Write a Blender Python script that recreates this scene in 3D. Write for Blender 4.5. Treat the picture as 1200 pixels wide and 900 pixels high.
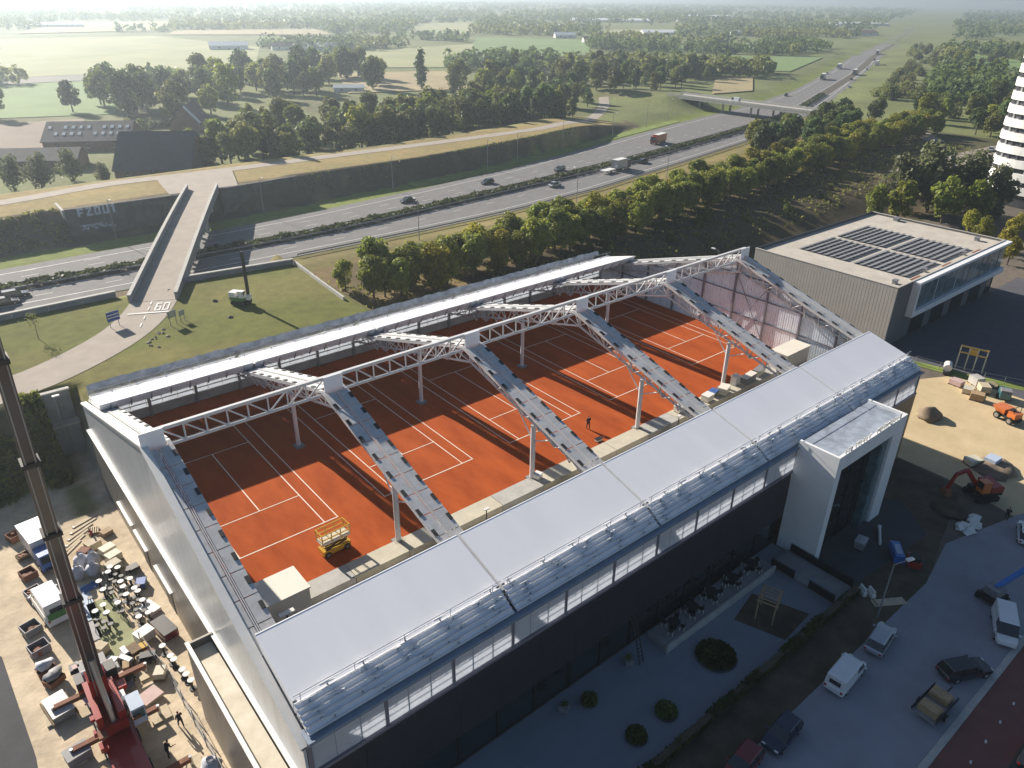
import bpy, math, random
import numpy as np
from mathutils import Matrix, Vector, noise as mnoise
R = math.radians
for o in list(bpy.data.objects): bpy.data.objects.remove(o)
SC = bpy.context.scene
COL = SC.collection
random.seed(11); RNG = np.random.default_rng(11)

# ---------------------------------------------------------------- camera, sky, sun, exposure
cd = bpy.data.cameras.new('camera'); cam = bpy.data.objects.new('camera', cd); COL.objects.link(cam)
CR = ((0.77206967, -0.63542864, 0.01178421), (-0.28665875, -0.36473021, -0.88588861), (0.56721705, 0.68058969, -0.46374831))
CP = Vector((-18.528, -66.595, 44.698))
cm = Matrix((CR[0], [-v for v in CR[1]], [-v for v in CR[2]])).transposed().to_4x4(); cm.translation = CP
cam.matrix_world = cm
cd.sensor_width = 36; cd.lens = 872.52 / 1200 * 36; cd.clip_start = 0.5; cd.clip_end = 20000
SC.camera = cam
SUN_EL = R(25.2); SUN_DX = -0.14          # the sun stands over +Y, a little towards -X
wd = bpy.data.worlds.new('World'); SC.world = wd; wd.use_nodes = True
nt = wd.node_tree; sky = nt.nodes.new('ShaderNodeTexSky'); sky.sky_type = 'NISHITA'; sky.sun_disc = False
sky.sun_elevation = SUN_EL; sky.sun_rotation = math.atan(SUN_DX); sky.air_density = 1.0; sky.dust_density = 0.7; sky.ozone_density = 2.5
bg = nt.nodes['Background']; bg.inputs['Strength'].default_value = 0.05
nt.links.new(sky.outputs[0], bg.inputs[0])
sl = bpy.data.lights.new('sun', 'SUN'); sl.energy = 5.0; sl.angle = R(0.55); sl.color = (1.0, 0.91, 0.79)
sun = bpy.data.objects.new('sun', sl); COL.objects.link(sun)
sd = Vector((SUN_DX, 1, 0)).normalized() * math.cos(SUN_EL) + Vector((0, 0, math.sin(SUN_EL)))
sun.rotation_euler = sd.to_track_quat('Z', 'Y').to_euler(); sun.location = (0, 60, 80)
SC.view_settings.view_transform = 'Standard'; SC.view_settings.look = 'None'; SC.view_settings.gamma = 1
SC.view_settings.exposure = 0.92
SC.render.engine = 'CYCLES'
SC.cycles.max_bounces = 6; SC.cycles.diffuse_bounces = 3; SC.cycles.glossy_bounces = 3
SC.cycles.transmission_bounces = 4; SC.cycles.volume_bounces = 0; SC.cycles.transparent_max_bounces = 8

# ---------------------------------------------------------------- materials
MAT = {}
def mat(name, col, rough=0.8, var=0.12, scale=1.5, metal=0.0, bump=0.0, bscale=None, trans=0.0, col2=None, coat=0.0, spec=0.4, detail=5, stretch=None, emit=0.0, objrand=0.0):
    m = bpy.data.materials.new(name); m.use_nodes = True; t = m.node_tree; n = t.nodes; L = t.links
    p = n['Principled BSDF']; out = n['Material Output']
    p.inputs['Roughness'].default_value = rough; p.inputs['Metallic'].default_value = metal
    p.inputs['Specular IOR Level'].default_value = spec
    if coat: p.inputs['Coat Weight'].default_value = coat; p.inputs['Coat Roughness'].default_value = 0.08
    g = n.new('ShaderNodeNewGeometry'); src = g.outputs['Position']
    if stretch:
        vm = n.new('ShaderNodeVectorMath'); vm.operation = 'MULTIPLY'; vm.inputs[1].default_value = stretch
        L.new(src, vm.inputs[0]); src = vm.outputs[0]
    nz = n.new('ShaderNodeTexNoise'); nz.inputs['Scale'].default_value = scale; nz.inputs['Detail'].default_value = detail; nz.inputs['Roughness'].default_value = 0.62
    L.new(src, nz.inputs['Vector'])
    a = [max(0, c * (1 - var)) for c in col]; b = col2 or [min(1, c * (1 + var)) for c in col]
    mx = n.new('ShaderNodeMix'); mx.data_type = 'RGBA'; mx.inputs[6].default_value = (*a, 1); mx.inputs[7].default_value = (*b, 1)
    rp = n.new('ShaderNodeMapRange'); rp.inputs[1].default_value = 0.32; rp.inputs[2].default_value = 0.68
    L.new(nz.outputs['Fac'], rp.inputs[0]); L.new(rp.outputs[0], mx.inputs[0])
    colout = mx.outputs[2]
    if objrand:
        oi = n.new('ShaderNodeObjectInfo'); hs = n.new('ShaderNodeHueSaturation')
        r1 = n.new('ShaderNodeMapRange'); r1.inputs[3].default_value = 0.5 - objrand * 0.028; r1.inputs[4].default_value = 0.5 + objrand * 0.022
        r2 = n.new('ShaderNodeMapRange'); r2.inputs[3].default_value = 1 - objrand * 0.45; r2.inputs[4].default_value = 1 + objrand * 0.5
        mm = n.new('ShaderNodeMath'); mm.operation = 'MULTIPLY'; mm.inputs[1].default_value = 7.31
        fr = n.new('ShaderNodeMath'); fr.operation = 'FRACT'
        L.new(oi.outputs['Random'], r1.inputs[0]); L.new(oi.outputs['Random'], mm.inputs[0]); L.new(mm.outputs[0], fr.inputs[0]); L.new(fr.outputs[0], r2.inputs[0])
        L.new(r1.outputs[0], hs.inputs['Hue']); L.new(r2.outputs[0], hs.inputs['Value']); L.new(colout, hs.inputs['Color']); colout = hs.outputs[0]
    L.new(colout, p.inputs['Base Color'])
    if bump:
        n2 = n.new('ShaderNodeTexNoise'); n2.inputs['Scale'].default_value = bscale or scale * 6; n2.inputs['Detail'].default_value = 4
        L.new(src, n2.inputs['Vector'])
        bp = n.new('ShaderNodeBump'); bp.inputs['Strength'].default_value = bump; bp.inputs['Distance'].default_value = 0.1
        L.new(n2.outputs['Fac'], bp.inputs['Height']); L.new(bp.outputs[0], p.inputs['Normal'])
    if trans:
        tr = n.new('ShaderNodeBsdfTranslucent'); ms = n.new('ShaderNodeMixShader'); ms.inputs[0].default_value = trans
        L.new(colout, tr.inputs['Color']); L.new(p.outputs[0], ms.inputs[1]); L.new(tr.outputs[0], ms.inputs[2]); L.new(ms.outputs[0], out.inputs['Surface'])
    MAT[name] = m
    return m
# hall
mat('clay', (0.32, 0.062, 0.013), 0.95, 0.10, 0.30, col2=(0.42, 0.090, 0.020), bump=0.25, bscale=9, spec=0.12, detail=9, stretch=(1.6, .55, 1))
mat('line_white', (0.72, 0.60, 0.50), 0.8, 0.12, 2)
mat('steel_white', (0.62, 0.62, 0.62), 0.45, 0.07, 0.8)
mat('deck_grey', (0.52, 0.52, 0.52), 0.5, 0.14, 1.1)
mat('black_rubber', (0.025, 0.027, 0.03), 0.7, 0.2, 3)
mat('poly_panel', (0.92, 0.92, 0.94), 0.26, 0.03, 0.25, spec=0.9, stretch=(1.5, .25, 1))
mat('rail_white', (0.72, 0.73, 0.75), 0.4, 0.08, 1.5)
mat('alu', (0.58, 0.60, 0.63), 0.32, 0.10, 2.2, metal=0.75)
mat('alu_dull', (0.40, 0.43, 0.47), 0.5, 0.12, 1.5, metal=0.4)
mat('gutter_blue', (0.20, 0.25, 0.32), 0.5, 0.10, 1.0)
mat('poly_band', (0.72, 0.75, 0.80), 0.4, 0.05, 0.9, trans=0.55)
mat('poly_gable', (0.86, 0.91, 1.0), 0.45, 0.05, 0.8, trans=0.15)
mat('stud', (0.19, 0.18, 0.21), 0.6, 0.1, 1)
mat('wall_upper', (0.54, 0.56, 0.59), 0.30, 0.10, 0.35, metal=0.15, spec=0.6, stretch=(1, 2.2, 0.5), col2=(0.58, 0.60, 0.63))
mat('wall_lower', (0.21, 0.195, 0.18), 0.4, 0.10, 0.35, metal=0.5, stretch=(1, 2.2, 0.4), col2=(0.27, 0.25, 0.23))
mat('cap_white', (0.72, 0.71, 0.68), 0.5, 0.05, 1)
mat('annex_roof', (0.62, 0.55, 0.43), 0.85, 0.10, 0.6, col2=(0.70, 0.65, 0.54))
mat('dark_clad', (0.030, 0.030, 0.038), 0.55, 0.12, 0.6)
mat('brown_clad', (0.22, 0.16, 0.10), 0.6, 0.10, 0.8)
mat('portal_white', (0.74, 0.75, 0.76), 0.6, 0.05, 0.5)
mat('portal_roof', (0.26, 0.30, 0.36), 0.8, 0.28, 0.9)
mat('glass_dark', (0.02, 0.025, 0.03), 0.06, 0.3, 1.2, spec=0.9)
mat('glass_teal', (0.10, 0.16, 0.18), 0.12, 0.4, 0.8, spec=0.9)
mat('concrete', (0.42, 0.41, 0.38), 0.85, 0.12, 0.9, bump=0.1)
mat('cream_concrete', (0.52, 0.48, 0.38), 0.85, 0.10, 0.8)
mat('grey_concrete', (0.24, 0.245, 0.25), 0.85, 0.15, 0.6, bump=0.15)
mat('dark_concrete', (0.10, 0.10, 0.10), 0.9, 0.25, 0.5, bump=0.15)
mat('box_cream', (0.70, 0.66, 0.58), 0.7, 0.03, 0.6)
mat('foil', (0.42, 0.44, 0.46), 0.35, 0.3, 0.9, metal=0.1, bump=0.5, bscale=1.6)
# ground
mat('asphalt', (0.165, 0.160, 0.160), 0.9, 0.12, 0.35, bump=0.1)
mat('ground_dark', (0.060, 0.062, 0.068), 0.9, 0.15, 0.4)
mat('path_tan', (0.34, 0.295, 0.25), 0.9, 0.10, 0.35, bump=0.1)
mat('paint_white', (0.62, 0.61, 0.58), 0.7, 0.15, 1.5)
mat('sand', (0.52, 0.405, 0.235), 0.95, 0.10, 0.22, col2=(0.58, 0.46, 0.28), bump=0.3, bscale=1.2)
mat('dirt', (0.20, 0.155, 0.11), 0.95, 0.3, 0.4, bump=0.5, bscale=2)
mat('mud', (0.085, 0.070, 0.048), 0.95, 0.35, 0.5, bump=0.4, bscale=2)
mat('pavers', (0.265, 0.272, 0.305), 0.85, 0.08, 0.4, bump=0.08)
mat('yard_tiles', (0.205, 0.235, 0.275), 0.8, 0.06, 0.5)
mat('red_path', (0.17, 0.070, 0.062), 0.85, 0.10, 0.6)
mat('play_tiles', (0.085, 0.085, 0.10), 0.85, 0.10, 0.5)
mat('field_pale', (0.27, 0.29, 0.12), 0.95, 0.12, 0.02, col2=(0.33, 0.33, 0.16))
mat('field_green', (0.15, 0.23, 0.07), 0.95, 0.12, 0.03)
mat('field_brown', (0.22, 0.165, 0.125), 0.95, 0.15, 0.05)
mat('field_tan', (0.33, 0.27, 0.14), 0.95, 0.15, 0.05)
mat('field_grey', (0.20, 0.19, 0.17), 0.95, 0.1, 0.05)
mat('grass_bright', (0.17, 0.22, 0.045), 0.95, 0.25, 0.3)
# vegetation
def leafmat(nm, c, c2, rnd=1.0): mat(nm, c, 0.55, 0.3, 0.5, col2=c2, trans=0.5, objrand=rnd, spec=0.3)
leafmat('leaf_green', (0.165, 0.215, 0.032), (0.35, 0.385, 0.064), .6)
leafmat('leaf_yellow', (0.20, 0.205, 0.024), (0.37, 0.35, 0.046), .6)
leafmat('leaf_dark', (0.065, 0.105, 0.030), (0.145, 0.195, 0.055), .8)
leafmat('leaf_olive', (0.115, 0.145, 0.036), (0.235, 0.25, 0.068), .8)
leafmat('leaf_willow', (0.12, 0.14, 0.06), (0.21, 0.225, 0.105), 0.4)
leafmat('hedge', (0.045, 0.060, 0.025), (0.085, 0.100, 0.040), 0.3)
mat('bark', (0.11, 0.085, 0.06), 0.9, 0.2, 2)
# things
def paint(nm, c, metal=0.0): mat(nm, c, 0.30, 0.04, 0.4, metal=metal, coat=0.6)
paint('car_white', (0.70, 0.71, 0.72)); paint('car_silver', (0.42, 0.44, 0.46), 0.4); paint('car_black', (0.018, 0.02, 0.026))
paint('car_navy', (0.022, 0.030, 0.060)); paint('car_red', (0.16, 0.018, 0.022)); paint('car_grey', (0.10, 0.105, 0.115), 0.2)
paint('crane_red', (0.30, 0.024, 0.018)); paint('boom_grey', (0.075, 0.058, 0.055)); paint('yellow', (0.55, 0.33, 0.035)); paint('orange', (0.60, 0.16, 0.035))
paint('blue', (0.028, 0.16, 0.48)); paint('teal', (0.04, 0.14, 0.16)); paint('green_paint', (0.07, 0.20, 0.06)); paint('cream_paint', (0.62, 0.58, 0.45))
mat('tyre', (0.018, 0.018, 0.019), 0.85, 0.2, 4); mat('rim', (0.40, 0.41, 0.42), 0.35, 0.1, 4, metal=0.7)
mat('lamp_clear', (0.75, 0.75, 0.70), 0.2, 0.05, 3); mat('lamp_red', (0.35, 0.02, 0.015), 0.3, 0.05, 3)
mat('wood', (0.36, 0.26, 0.15), 0.8, 0.18, 2, stretch=(3, 0.6, 3)); mat('wood_dark', (0.17, 0.115, 0.065), 0.8, 0.2, 2)
mat('wood_pale', (0.50, 0.42, 0.30), 0.8, 0.12, 2)
mat('plastic_white', (0.70, 0.69, 0.66), 0.5, 0.06, 1.5); mat('plastic_black', (0.022, 0.022, 0.025), 0.5, 0.2, 2); mat('plastic_grey', (0.22, 0.22, 0.23), 0.6, 0.1, 2)
mat('bag_cloth', (0.52, 0.53, 0.58), 0.8, 0.12, 1.6, bump=0.4, bscale=5); mat('tarp_blue', (0.06, 0.13, 0.36), 0.5, 0.15, 1.2, bump=0.3)
mat('mat_blue', (0.42, 0.50, 0.62), 0.7, 0.08, 0.6); mat('mat_green', (0.28, 0.29, 0.16), 0.9, 0.15, 0.8); mat('pink_board', (0.50, 0.36, 0.34), 0.7, 0.1, 1)
mat('rust', (0.20, 0.085, 0.05), 0.8, 0.3, 1.5)
mat('skin', (0.45, 0.28, 0.20), 0.6, 0.05, 8); mat('cloth_dark', (0.025, 0.026, 0.03), 0.9, 0.2, 6); mat('cloth_red', (0.25, 0.04, 0.04), 0.9, 0.2, 6); mat('hair', (0.03, 0.02, 0.015), 0.8, 0.2, 9)
mat('solar', (0.20, 0.20, 0.215), 0.35, 0.15, 1.2, spec=0.7); mat('roof_gravel', (0.46, 0.42, 0.36), 0.95, 0.10, 0.35, col2=(0.52, 0.48, 0.42), bump=0.2)
mat('clad_tan', (0.46, 0.43, 0.385), 0.65, 0.05, 0.5); mat('clad_grey', (0.12, 0.125, 0.135), 0.6, 0.06, 0.5)
mat('tower_white', (0.82, 0.82, 0.79), 0.5, 0.05, 0.2); mat('tower_glass', (0.06, 0.065, 0.075), 0.25, 0.4, 0.15, spec=0.7)
mat('barn_roof', (0.055, 0.062, 0.072), 0.7, 0.15, 0.3); mat('barn_roof2', (0.145, 0.13, 0.125), 0.8, 0.12, 0.3); mat('tile_red', (0.11, 0.058, 0.052), 0.7, 0.2, 0.8)
mat('brick', (0.20, 0.12, 0.085), 0.85, 0.15, 0.9); mat('skylight', (0.75, 0.76, 0.76), 0.3, 0.05, 1)
mat('sign_blue', (0.02, 0.07, 0.26), 0.5, 0.05, 2); mat('graffiti', (0.55, 0.60, 0.68), 0.8, 0.1, 2); mat('metal_post', (0.30, 0.31, 0.32), 0.5, 0.1, 2, metal=0.4); mat('black_metal', (0.03, 0.03, 0.032), 0.5, 0.1, 2, metal=0.3)

# ---------------------------------------------------------------- helpers
WM = {}
def setw(o, parent, mw):
    if parent is not None:
        o.parent = parent; o.matrix_parent_inverse = WM[parent].inverted()
    o.matrix_basis = mw; WM[o] = mw.copy()
def tag(o, label=None, cat=None, group=None, kind=None):
    if label: o['label'] = label
    if cat: o['category'] = cat
    if group: o['group'] = group
    if kind: o['kind'] = kind
    return o
def thing(name, label, cat, loc=(0, 0, 0), rz=0.0, group=None):
    o = bpy.data.objects.new(name, None); COL.objects.link(o); o.empty_display_size = 0.2
    setw(o, None, Matrix.Translation(loc) @ Matrix.Rotation(rz, 4, 'Z'))
    return tag(o, label, cat, group)
def place(o, loc, rz=0.0, s=1.0):
    o.matrix_basis = Matrix.Translation(loc) @ Matrix.Rotation(rz, 4, 'Z') @ Matrix.Scale(s, 4); return o
def copy_thing(o, loc=None, rz=0.0, s=1.0, label=None, group=None, parent=None):
    c = o.copy(); COL.objects.link(c)
    if parent is not None: c.parent = parent
    for ch in list(KIDS.get(o, ())): copy_child(ch, c)
    if loc is not None: place(c, loc, rz, s)
    if label: c['label'] = label
    if group: c['group'] = group
    return c
def copy_child(o, parent):
    c = o.copy(); COL.objects.link(c); c.parent = parent
    for ch in list(KIDS.get(o, ())): copy_child(ch, c)
KIDS = {}
def link(name, me, parent=None, mw=None):
    o = bpy.data.objects.new(name, me); COL.objects.link(o); setw(o, parent, mw or (WM[parent] if parent is not None else Matrix()))
    if parent is not None: KIDS.setdefault(parent, []).append(o)
    return o
def basis(d):
    d = Vector(d).normalized(); u = Vector((0, 0, 1)) if abs(d.z) < 0.95 else Vector((1, 0, 0))
    a = d.cross(u).normalized(); b = a.cross(d).normalized(); return d, a, b
class B:
    def __init__(s): s.v = []; s.f = []; s.mi = []; s.m = 0
    def add(s, vs, fs):
        k = len(s.v); s.v += [tuple(v) for v in vs]; s.f += [tuple(i + k for i in f) for f in fs]; s.mi += [s.m] * len(fs); return s
    def box(s, x0, x1, y0, y1, z0, z1):
        return s.add([(x0, y0, z0), (x1, y0, z0), (x1, y1, z0), (x0, y1, z0), (x0, y0, z1), (x1, y0, z1), (x1, y1, z1), (x0, y1, z1)],
                     [(0, 3, 2, 1), (4, 5, 6, 7), (0, 1, 5, 4), (1, 2, 6, 5), (2, 3, 7, 6), (3, 0, 4, 7)])
    def cbox(s, c, sx, sy, sz, rz=0.0):                      # centred in x, y; c.z is the bottom
        ca, sa = math.cos(rz), math.sin(rz); pts = []
        for z in (c[2], c[2] + sz):
            for (a, b) in ((-1, -1), (1, -1), (1, 1), (-1, 1)):
                x, y = a * sx / 2, b * sy / 2; pts.append((c[0] + x * ca - y * sa, c[1] + x * sa + y * ca, z))
        return s.add(pts, [(0, 3, 2, 1), (4, 5, 6, 7), (0, 1, 5, 4), (1, 2, 6, 5), (2, 3, 7, 6), (3, 0, 4, 7)])
    def hexa(s, p): return s.add(p, [(0, 3, 2, 1), (4, 5, 6, 7), (0, 1, 5, 4), (1, 2, 6, 5), (2, 3, 7, 6), (3, 0, 4, 7)])
    def bar(s, p0, p1, w, h):                                  # box along p0-p1, w across, h in the up direction
        p0, p1 = Vector(p0), Vector(p1); d, a, b = basis(p1 - p0)
        return s.hexa([p + a * w / 2 * i + b * h / 2 * j for p in (p0, p1) for (i, j) in ((-1, -1), (1, -1), (1, 1), (-1, 1))])
    def tube(s, p0, p1, r0, r1=None, n=8, caps=True):
        r1 = r0 if r1 is None else r1; p0, p1 = Vector(p0), Vector(p1); d, a, b = basis(p1 - p0)
        vs = [p + (a * math.cos(t) + b * math.sin(t)) * r for p, r in ((p0, r0), (p1, r1)) for t in [2 * math.pi * i / n for i in range(n)]]
        fs = [(i, (i + 1) % n, n + (i + 1) % n, n + i) for i in range(n)]
        if caps: fs += [tuple(range(n - 1, -1, -1)), tuple(range(n, 2 * n))]
        return s.add(vs, fs)
    def poly(s, pts): return s.add(pts, [tuple(range(len(pts)))])
    def prism(s, pts, ax, a0, a1):                             # 2-D outline extruded along axis ax
        def q(p, a): return (a, p[0], p[1]) if ax == 'x' else ((p[0], a, p[1]) if ax == 'y' else (p[0], p[1], a))
        n = len(pts); vs = [q(p, a0) for p in pts] + [q(p, a1) for p in pts]
        return s.add(vs, [tuple(range(n - 1, -1, -1)), tuple(range(n, 2 * n))] + [(i, (i + 1) % n, n + (i + 1) % n, n + i) for i in range(n)])
    def lump(s, c, rx, ry, rz, nu=10, nv=6, amp=0.15, seed=0, zmin=None):
        vs = []; rnd = random.Random(seed)
        off = Vector((rnd.uniform(0, 50), rnd.uniform(0, 50), 0))
        for j in range(nv + 1):
            ph = -math.pi / 2 + math.pi * j / nv
            for i in range(nu):
                th = 2 * math.pi * i / nu; d = Vector((math.cos(ph) * math.cos(th), math.cos(ph) * math.sin(th), math.sin(ph)))
                k = 1 + amp * 2 * mnoise.noise(d * 1.7 + off)
                p = [c[0] + d.x * rx * k, c[1] + d.y * ry * k, c[2] + d.z * rz * k]
                if zmin is not None: p[2] = max(p[2], zmin)
                vs.append(p)
        return s.add(vs, [(j * nu + i, j * nu + (i + 1) % nu, (j + 1) * nu + (i + 1) % nu, (j + 1) * nu + i) for j in range(nv) for i in range(nu)])
    def mesh(s, name, mats, smooth=False):
        me = bpy.data.meshes.new(name); me.from_pydata(s.v, [], s.f)
        for m in ([mats] if isinstance(mats, str) else mats): me.materials.append(MAT[m])
        if max(s.mi, default=0): me.polygons.foreach_set('material_index', s.mi)
        if smooth: me.polygons.foreach_set('use_smooth', [True] * len(s.f))
        me.update(); return me
    def obj(s, name, mats, parent=None, world=False, smooth=False):
        return link(name, s.mesh(name, mats, smooth), parent, Matrix() if world else None)
UNIT = {}
def unit(kind, m):
    k = (kind, m)
    if k not in UNIT:
        b = B()
        if kind == 'box': b.box(-.5, .5, -.5, .5, -.5, .5)
        else: b.tube((0, 0, -.5), (0, 0, .5), 1, n=8)
        UNIT[k] = b.mesh('unit_' + kind + '_' + m, m, smooth=False)
    return UNIT[k]
def pbox(name, parent, m, x0, x1, y0, y1, z0, z1):             # a box piece sharing one mesh per material, in world coordinates
    mw = Matrix.Translation(((x0 + x1) / 2, (y0 + y1) / 2, (z0 + z1) / 2)) @ Matrix.Diagonal((x1 - x0, y1 - y0, z1 - z0, 1))
    return link(name, unit('box', m), parent, mw)
def pbar(name, parent, m, p0, p1, r, kind='cyl', r2=None):
    p0, p1 = Vector(p0), Vector(p1); d, a, b = basis(p1 - p0)
    rot = Matrix((a, d.cross(a), d)).transposed().to_4x4()
    k = 2 if kind == 'box' else 1
    mw = Matrix.Translation((p0 + p1) / 2) @ rot @ Matrix.Diagonal((r * k, (r2 or r) * k, (p1 - p0).length, 1))
    return link(name, unit(kind, m), parent, mw)
def sheet(name, pts, z, m, kind='structure'):
    o = B().poly([(p[0], p[1], z if len(p) < 3 else p[2]) for p in pts]).obj(name, m); return tag(o, kind=kind)
def interp(x, t): return float(np.interp(x, [p[0] for p in t], [p[1] for p in t]))
def meshnp(name, verts, quads, mats):
    me = bpy.data.meshes.new(name); me.vertices.add(len(verts)); me.vertices.foreach_set('co', np.asarray(verts, np.float32).ravel())
    q = np.asarray(quads, np.int32); k = q.shape[1]
    me.loops.add(q.size); me.loops.foreach_set('vertex_index', q.ravel()); me.polygons.add(len(q))
    me.polygons.foreach_set('loop_start', np.arange(0, q.size, k, dtype=np.int32)); me.polygons.foreach_set('loop_total', np.full(len(q), k, np.int32))
    me.materials.append(MAT[mats]); me.update(calc_edges=True); return me
YARD = -8.5

# ---------------------------------------------------------------- terrain
HF = [(-400, 100), (-6, 108.8), (27, 110), (59, 111.8), (100, 117.5), (139, 124.2), (192, 137.7), (265, 156.3), (337, 172), (421, 198), (559, 254), (761, 343), (987, 431), (1700, 735), (6000, 2500)]
MF = [(-400, 90), (-8, 96.6), (32, 96), (63, 96.5), (123, 104), (190, 114.3), (258, 127.5), (299, 136.4), (345, 151), (421, 181), (559, 236), (761, 325), (987, 416), (1700, 720), (6000, 2485)]
MN = [(-400, 86.5), (-9, 93), (32, 92), (60, 91.9), (118, 98.4), (181, 106), (245, 118.4), (283, 126), (345, 144), (421, 175), (559, 230), (761, 319), (987, 411), (1700, 716), (6000, 2480)]
HN = [(-400, 74), (-10, 82.2), (43, 81), (80, 81), (104, 82), (140, 86.3), (193, 97), (249, 109), (290, 121), (345, 139), (414, 166), (514, 208), (627, 256), (862, 358), (989, 404), (1700, 705), (6000, 2470)]
CRE = [(-400, 128), (0, 128.5), (64, 131), (111, 131.8), (173, 140.5), (186, 143.5), (260, 175)]
def ipn(x, t): return np.interp(x, [p[0] for p in t], [p[1] for p in t])
def sst(a, b, x):
    t = np.clip((x - a) / (b - a), 0, 1); return t * t * (3 - 2 * t)
def height(x, y):
    x = np.asarray(x, float); y = np.asarray(y, float)
    f = ipn(x, HF); n = ipn(x, HN); cr = ipn(x, CRE)
    # south of the motorway
    upper = -0.5 + (-4.6 + 0.5) * sst(35.2, 39, x)
    a0 = np.where(x < -8.6, 24.0, 20.5); a1 = np.where(x < -8.6, 34.0, 23.0)
    a0 = np.where((x > -11.6) & (x < -8.6), 33.6, a0); a1 = np.where((x > -11.6) & (x < -8.6), 34.2, a1)
    a0 = np.where(x > 76, 22, a0); a1 = np.where(x > 76, 40, a1)
    south = YARD + (upper - YARD) * sst(a0, a1, y)
    k = np.where(x < 36, sst(64.3, 65.2, y), sst(-10, -1, y - n))
    h = south + (-5.6 - south) * k
    # north of it: slope or wall, crest with the service road, then the plain
    cf = 1 - sst(185, 235, x)
    top = 0.3
    wall = (x > 9.5) & (x < 66)
    s0 = np.where(wall, 123.8, f + 8.0); s1 = np.where(wall, 125.2, cr)
    plain = -4.0
    cres = plain + (top - plain) * (1 - sst(cr + 22, cr + 42, y)) * cf
    north = -5.6 + (cres + 5.6) * sst(s0, np.maximum(s1, s0 + 1), y)
    h = np.where(y > (f + n) / 2, np.where(y > f + 0.5, north, -5.6), h)
    # approach bank of the far viaduct
    bank = np.exp(-((x - 304 - (y - 150) * 0.06) / 15) ** 4) * sst(178, 192, y) * (1 - sst(205, 330, y))
    h = h + (0.15 - h) * bank * (y > f)
    return h
def axis(segs):
    r = []
    for a, b, st in segs: r += list(np.arange(a, b, st))
    return np.array(r + [segs[-1][1]])
gx = axis([(-6000, -1000, 1000), (-1000, -200, 100), (-200, -60, 14), (-60, 130, 1.25), (130, 340, 3), (340, 1000, 20), (1000, 2000, 100), (2000, 7000, 500)])
gy = axis([(-3000, -300, 450), (-300, -100, 25), (-100, -60, 5), (-60, 160, 1.0), (160, 340, 6), (340, 1000, 20), (1000, 7000, 300)])
X, Y = np.meshgrid(gx, gy); Z = height(X, Y)
def nz(x, y, s, seed=0.0):
    return np.array([mnoise.noise((a * s, b * s, seed)) for a, b in zip(x.ravel(), y.ravel())]).reshape(x.shape)
near = (np.abs(X) < 350) & (Y > -110) & (Y < 345)
N1 = np.zeros_like(X); N2 = np.zeros_like(X)
idx = np.where(near)
N1[idx] = nz(X[idx], Y[idx], 0.045); N2[idx] = nz(X[idx], Y[idx], 0.16, 5.0)
def C(*c): return np.array(c)
col = np.zeros(X.shape + (3,)); col[:] = C(0.17, 0.19, 0.075)
def paintreg(mask, c): 
    w = np.clip(mask, 0, 1)[..., None]; col[:] = col * (1 - w) + C(*c) * w
f = ipn(X, HF); n_ = ipn(X, HN); cr = ipn(X, CRE)
south = Y < n_
paintreg((south & (X < 35.5) & (Y > 20)) * 1.0, (0.130, 0.138, 0.034))                       # mown lawn
paintreg((south & (X < 35.5) & (Y > 20)) * sst(0.0, 0.45, N1 + 0.3 * N2) * 0.5, (0.20, 0.165, 0.062))
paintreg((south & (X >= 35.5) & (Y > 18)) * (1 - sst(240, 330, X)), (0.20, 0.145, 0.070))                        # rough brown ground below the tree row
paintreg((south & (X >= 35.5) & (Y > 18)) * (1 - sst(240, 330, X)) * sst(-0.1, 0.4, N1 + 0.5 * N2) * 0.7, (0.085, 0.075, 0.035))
paintreg((south & (X > 62) & (Y > 16) & (Y < 46 + (X - 62) * 0.12) & (X < 330)) * (0.8 + 0.2 * N2), (0.060, 0.050, 0.030))  # shade of the tree row put into the ground colour behind the hall
paintreg((south & (Y > n_ - 14) & (X > 36) & (X < 400)) * 1.0, (0.175, 0.150, 0.055))                     # verge
paintreg((south & (Y > n_ - 14) & (X > 36) & (X < 400)) * sst(0.0, 0.5, N2) * 0.6, (0.24, 0.17, 0.08))
paintreg((south & (Y > 64.6) & (X < 36)) * 1.0, (0.165, 0.13, 0.085))
paintreg((Y < 33.5) * (X < -8) * (X > -80) * 1.0, (0.54, 0.45, 0.33))                                   # sandy building yard
paintreg((Y < 33.5) * (X < -8) * sst(0.0, 0.5, N1 * 0.6 + N2) * 0.5, (0.42, 0.33, 0.23))
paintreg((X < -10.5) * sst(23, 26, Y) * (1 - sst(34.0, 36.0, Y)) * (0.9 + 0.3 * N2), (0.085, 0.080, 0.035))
paintreg((X < -9) * (X > -13.5) * (Y > 16) * (Y < 24) * (X < -10.5 + N2) * 0.8, (0.16, 0.17, 0.05))
paintreg((Y <= 16) * (X >= -8) * (X < 240) * 1.0, (0.14, 0.12, 0.10))
north = Y > f
paintreg((north & (Y < f + 9)) * 1.0, (0.17, 0.205, 0.048))                                    # green verge
paintreg((north & (Y >= f + 8.0 + 1.2 * N2) & (Y < cr + 1.0 + 0.8 * N2) & (X < 240)) * 1.0, (0.105, 0.085, 0.055))
paintreg((north & (Y >= f + 8.0) & (Y < cr + 1) & (X < 240)) * sst(0.05, 0.5, N2) * 0.7, (0.19, 0.145, 0.075))
paintreg((north & (Y >= cr) & (Y < cr + 24) & (X < 230)) * (0.85 + 0.3 * N2), (0.30, 0.225, 0.095))   # dry crest
paintreg((north & (Y >= cr + 22) & (Y < 345) & (X < 345)) * sst(-0.2, 0.4, N1) * 0.8, (0.13, 0.125, 0.055))
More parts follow.
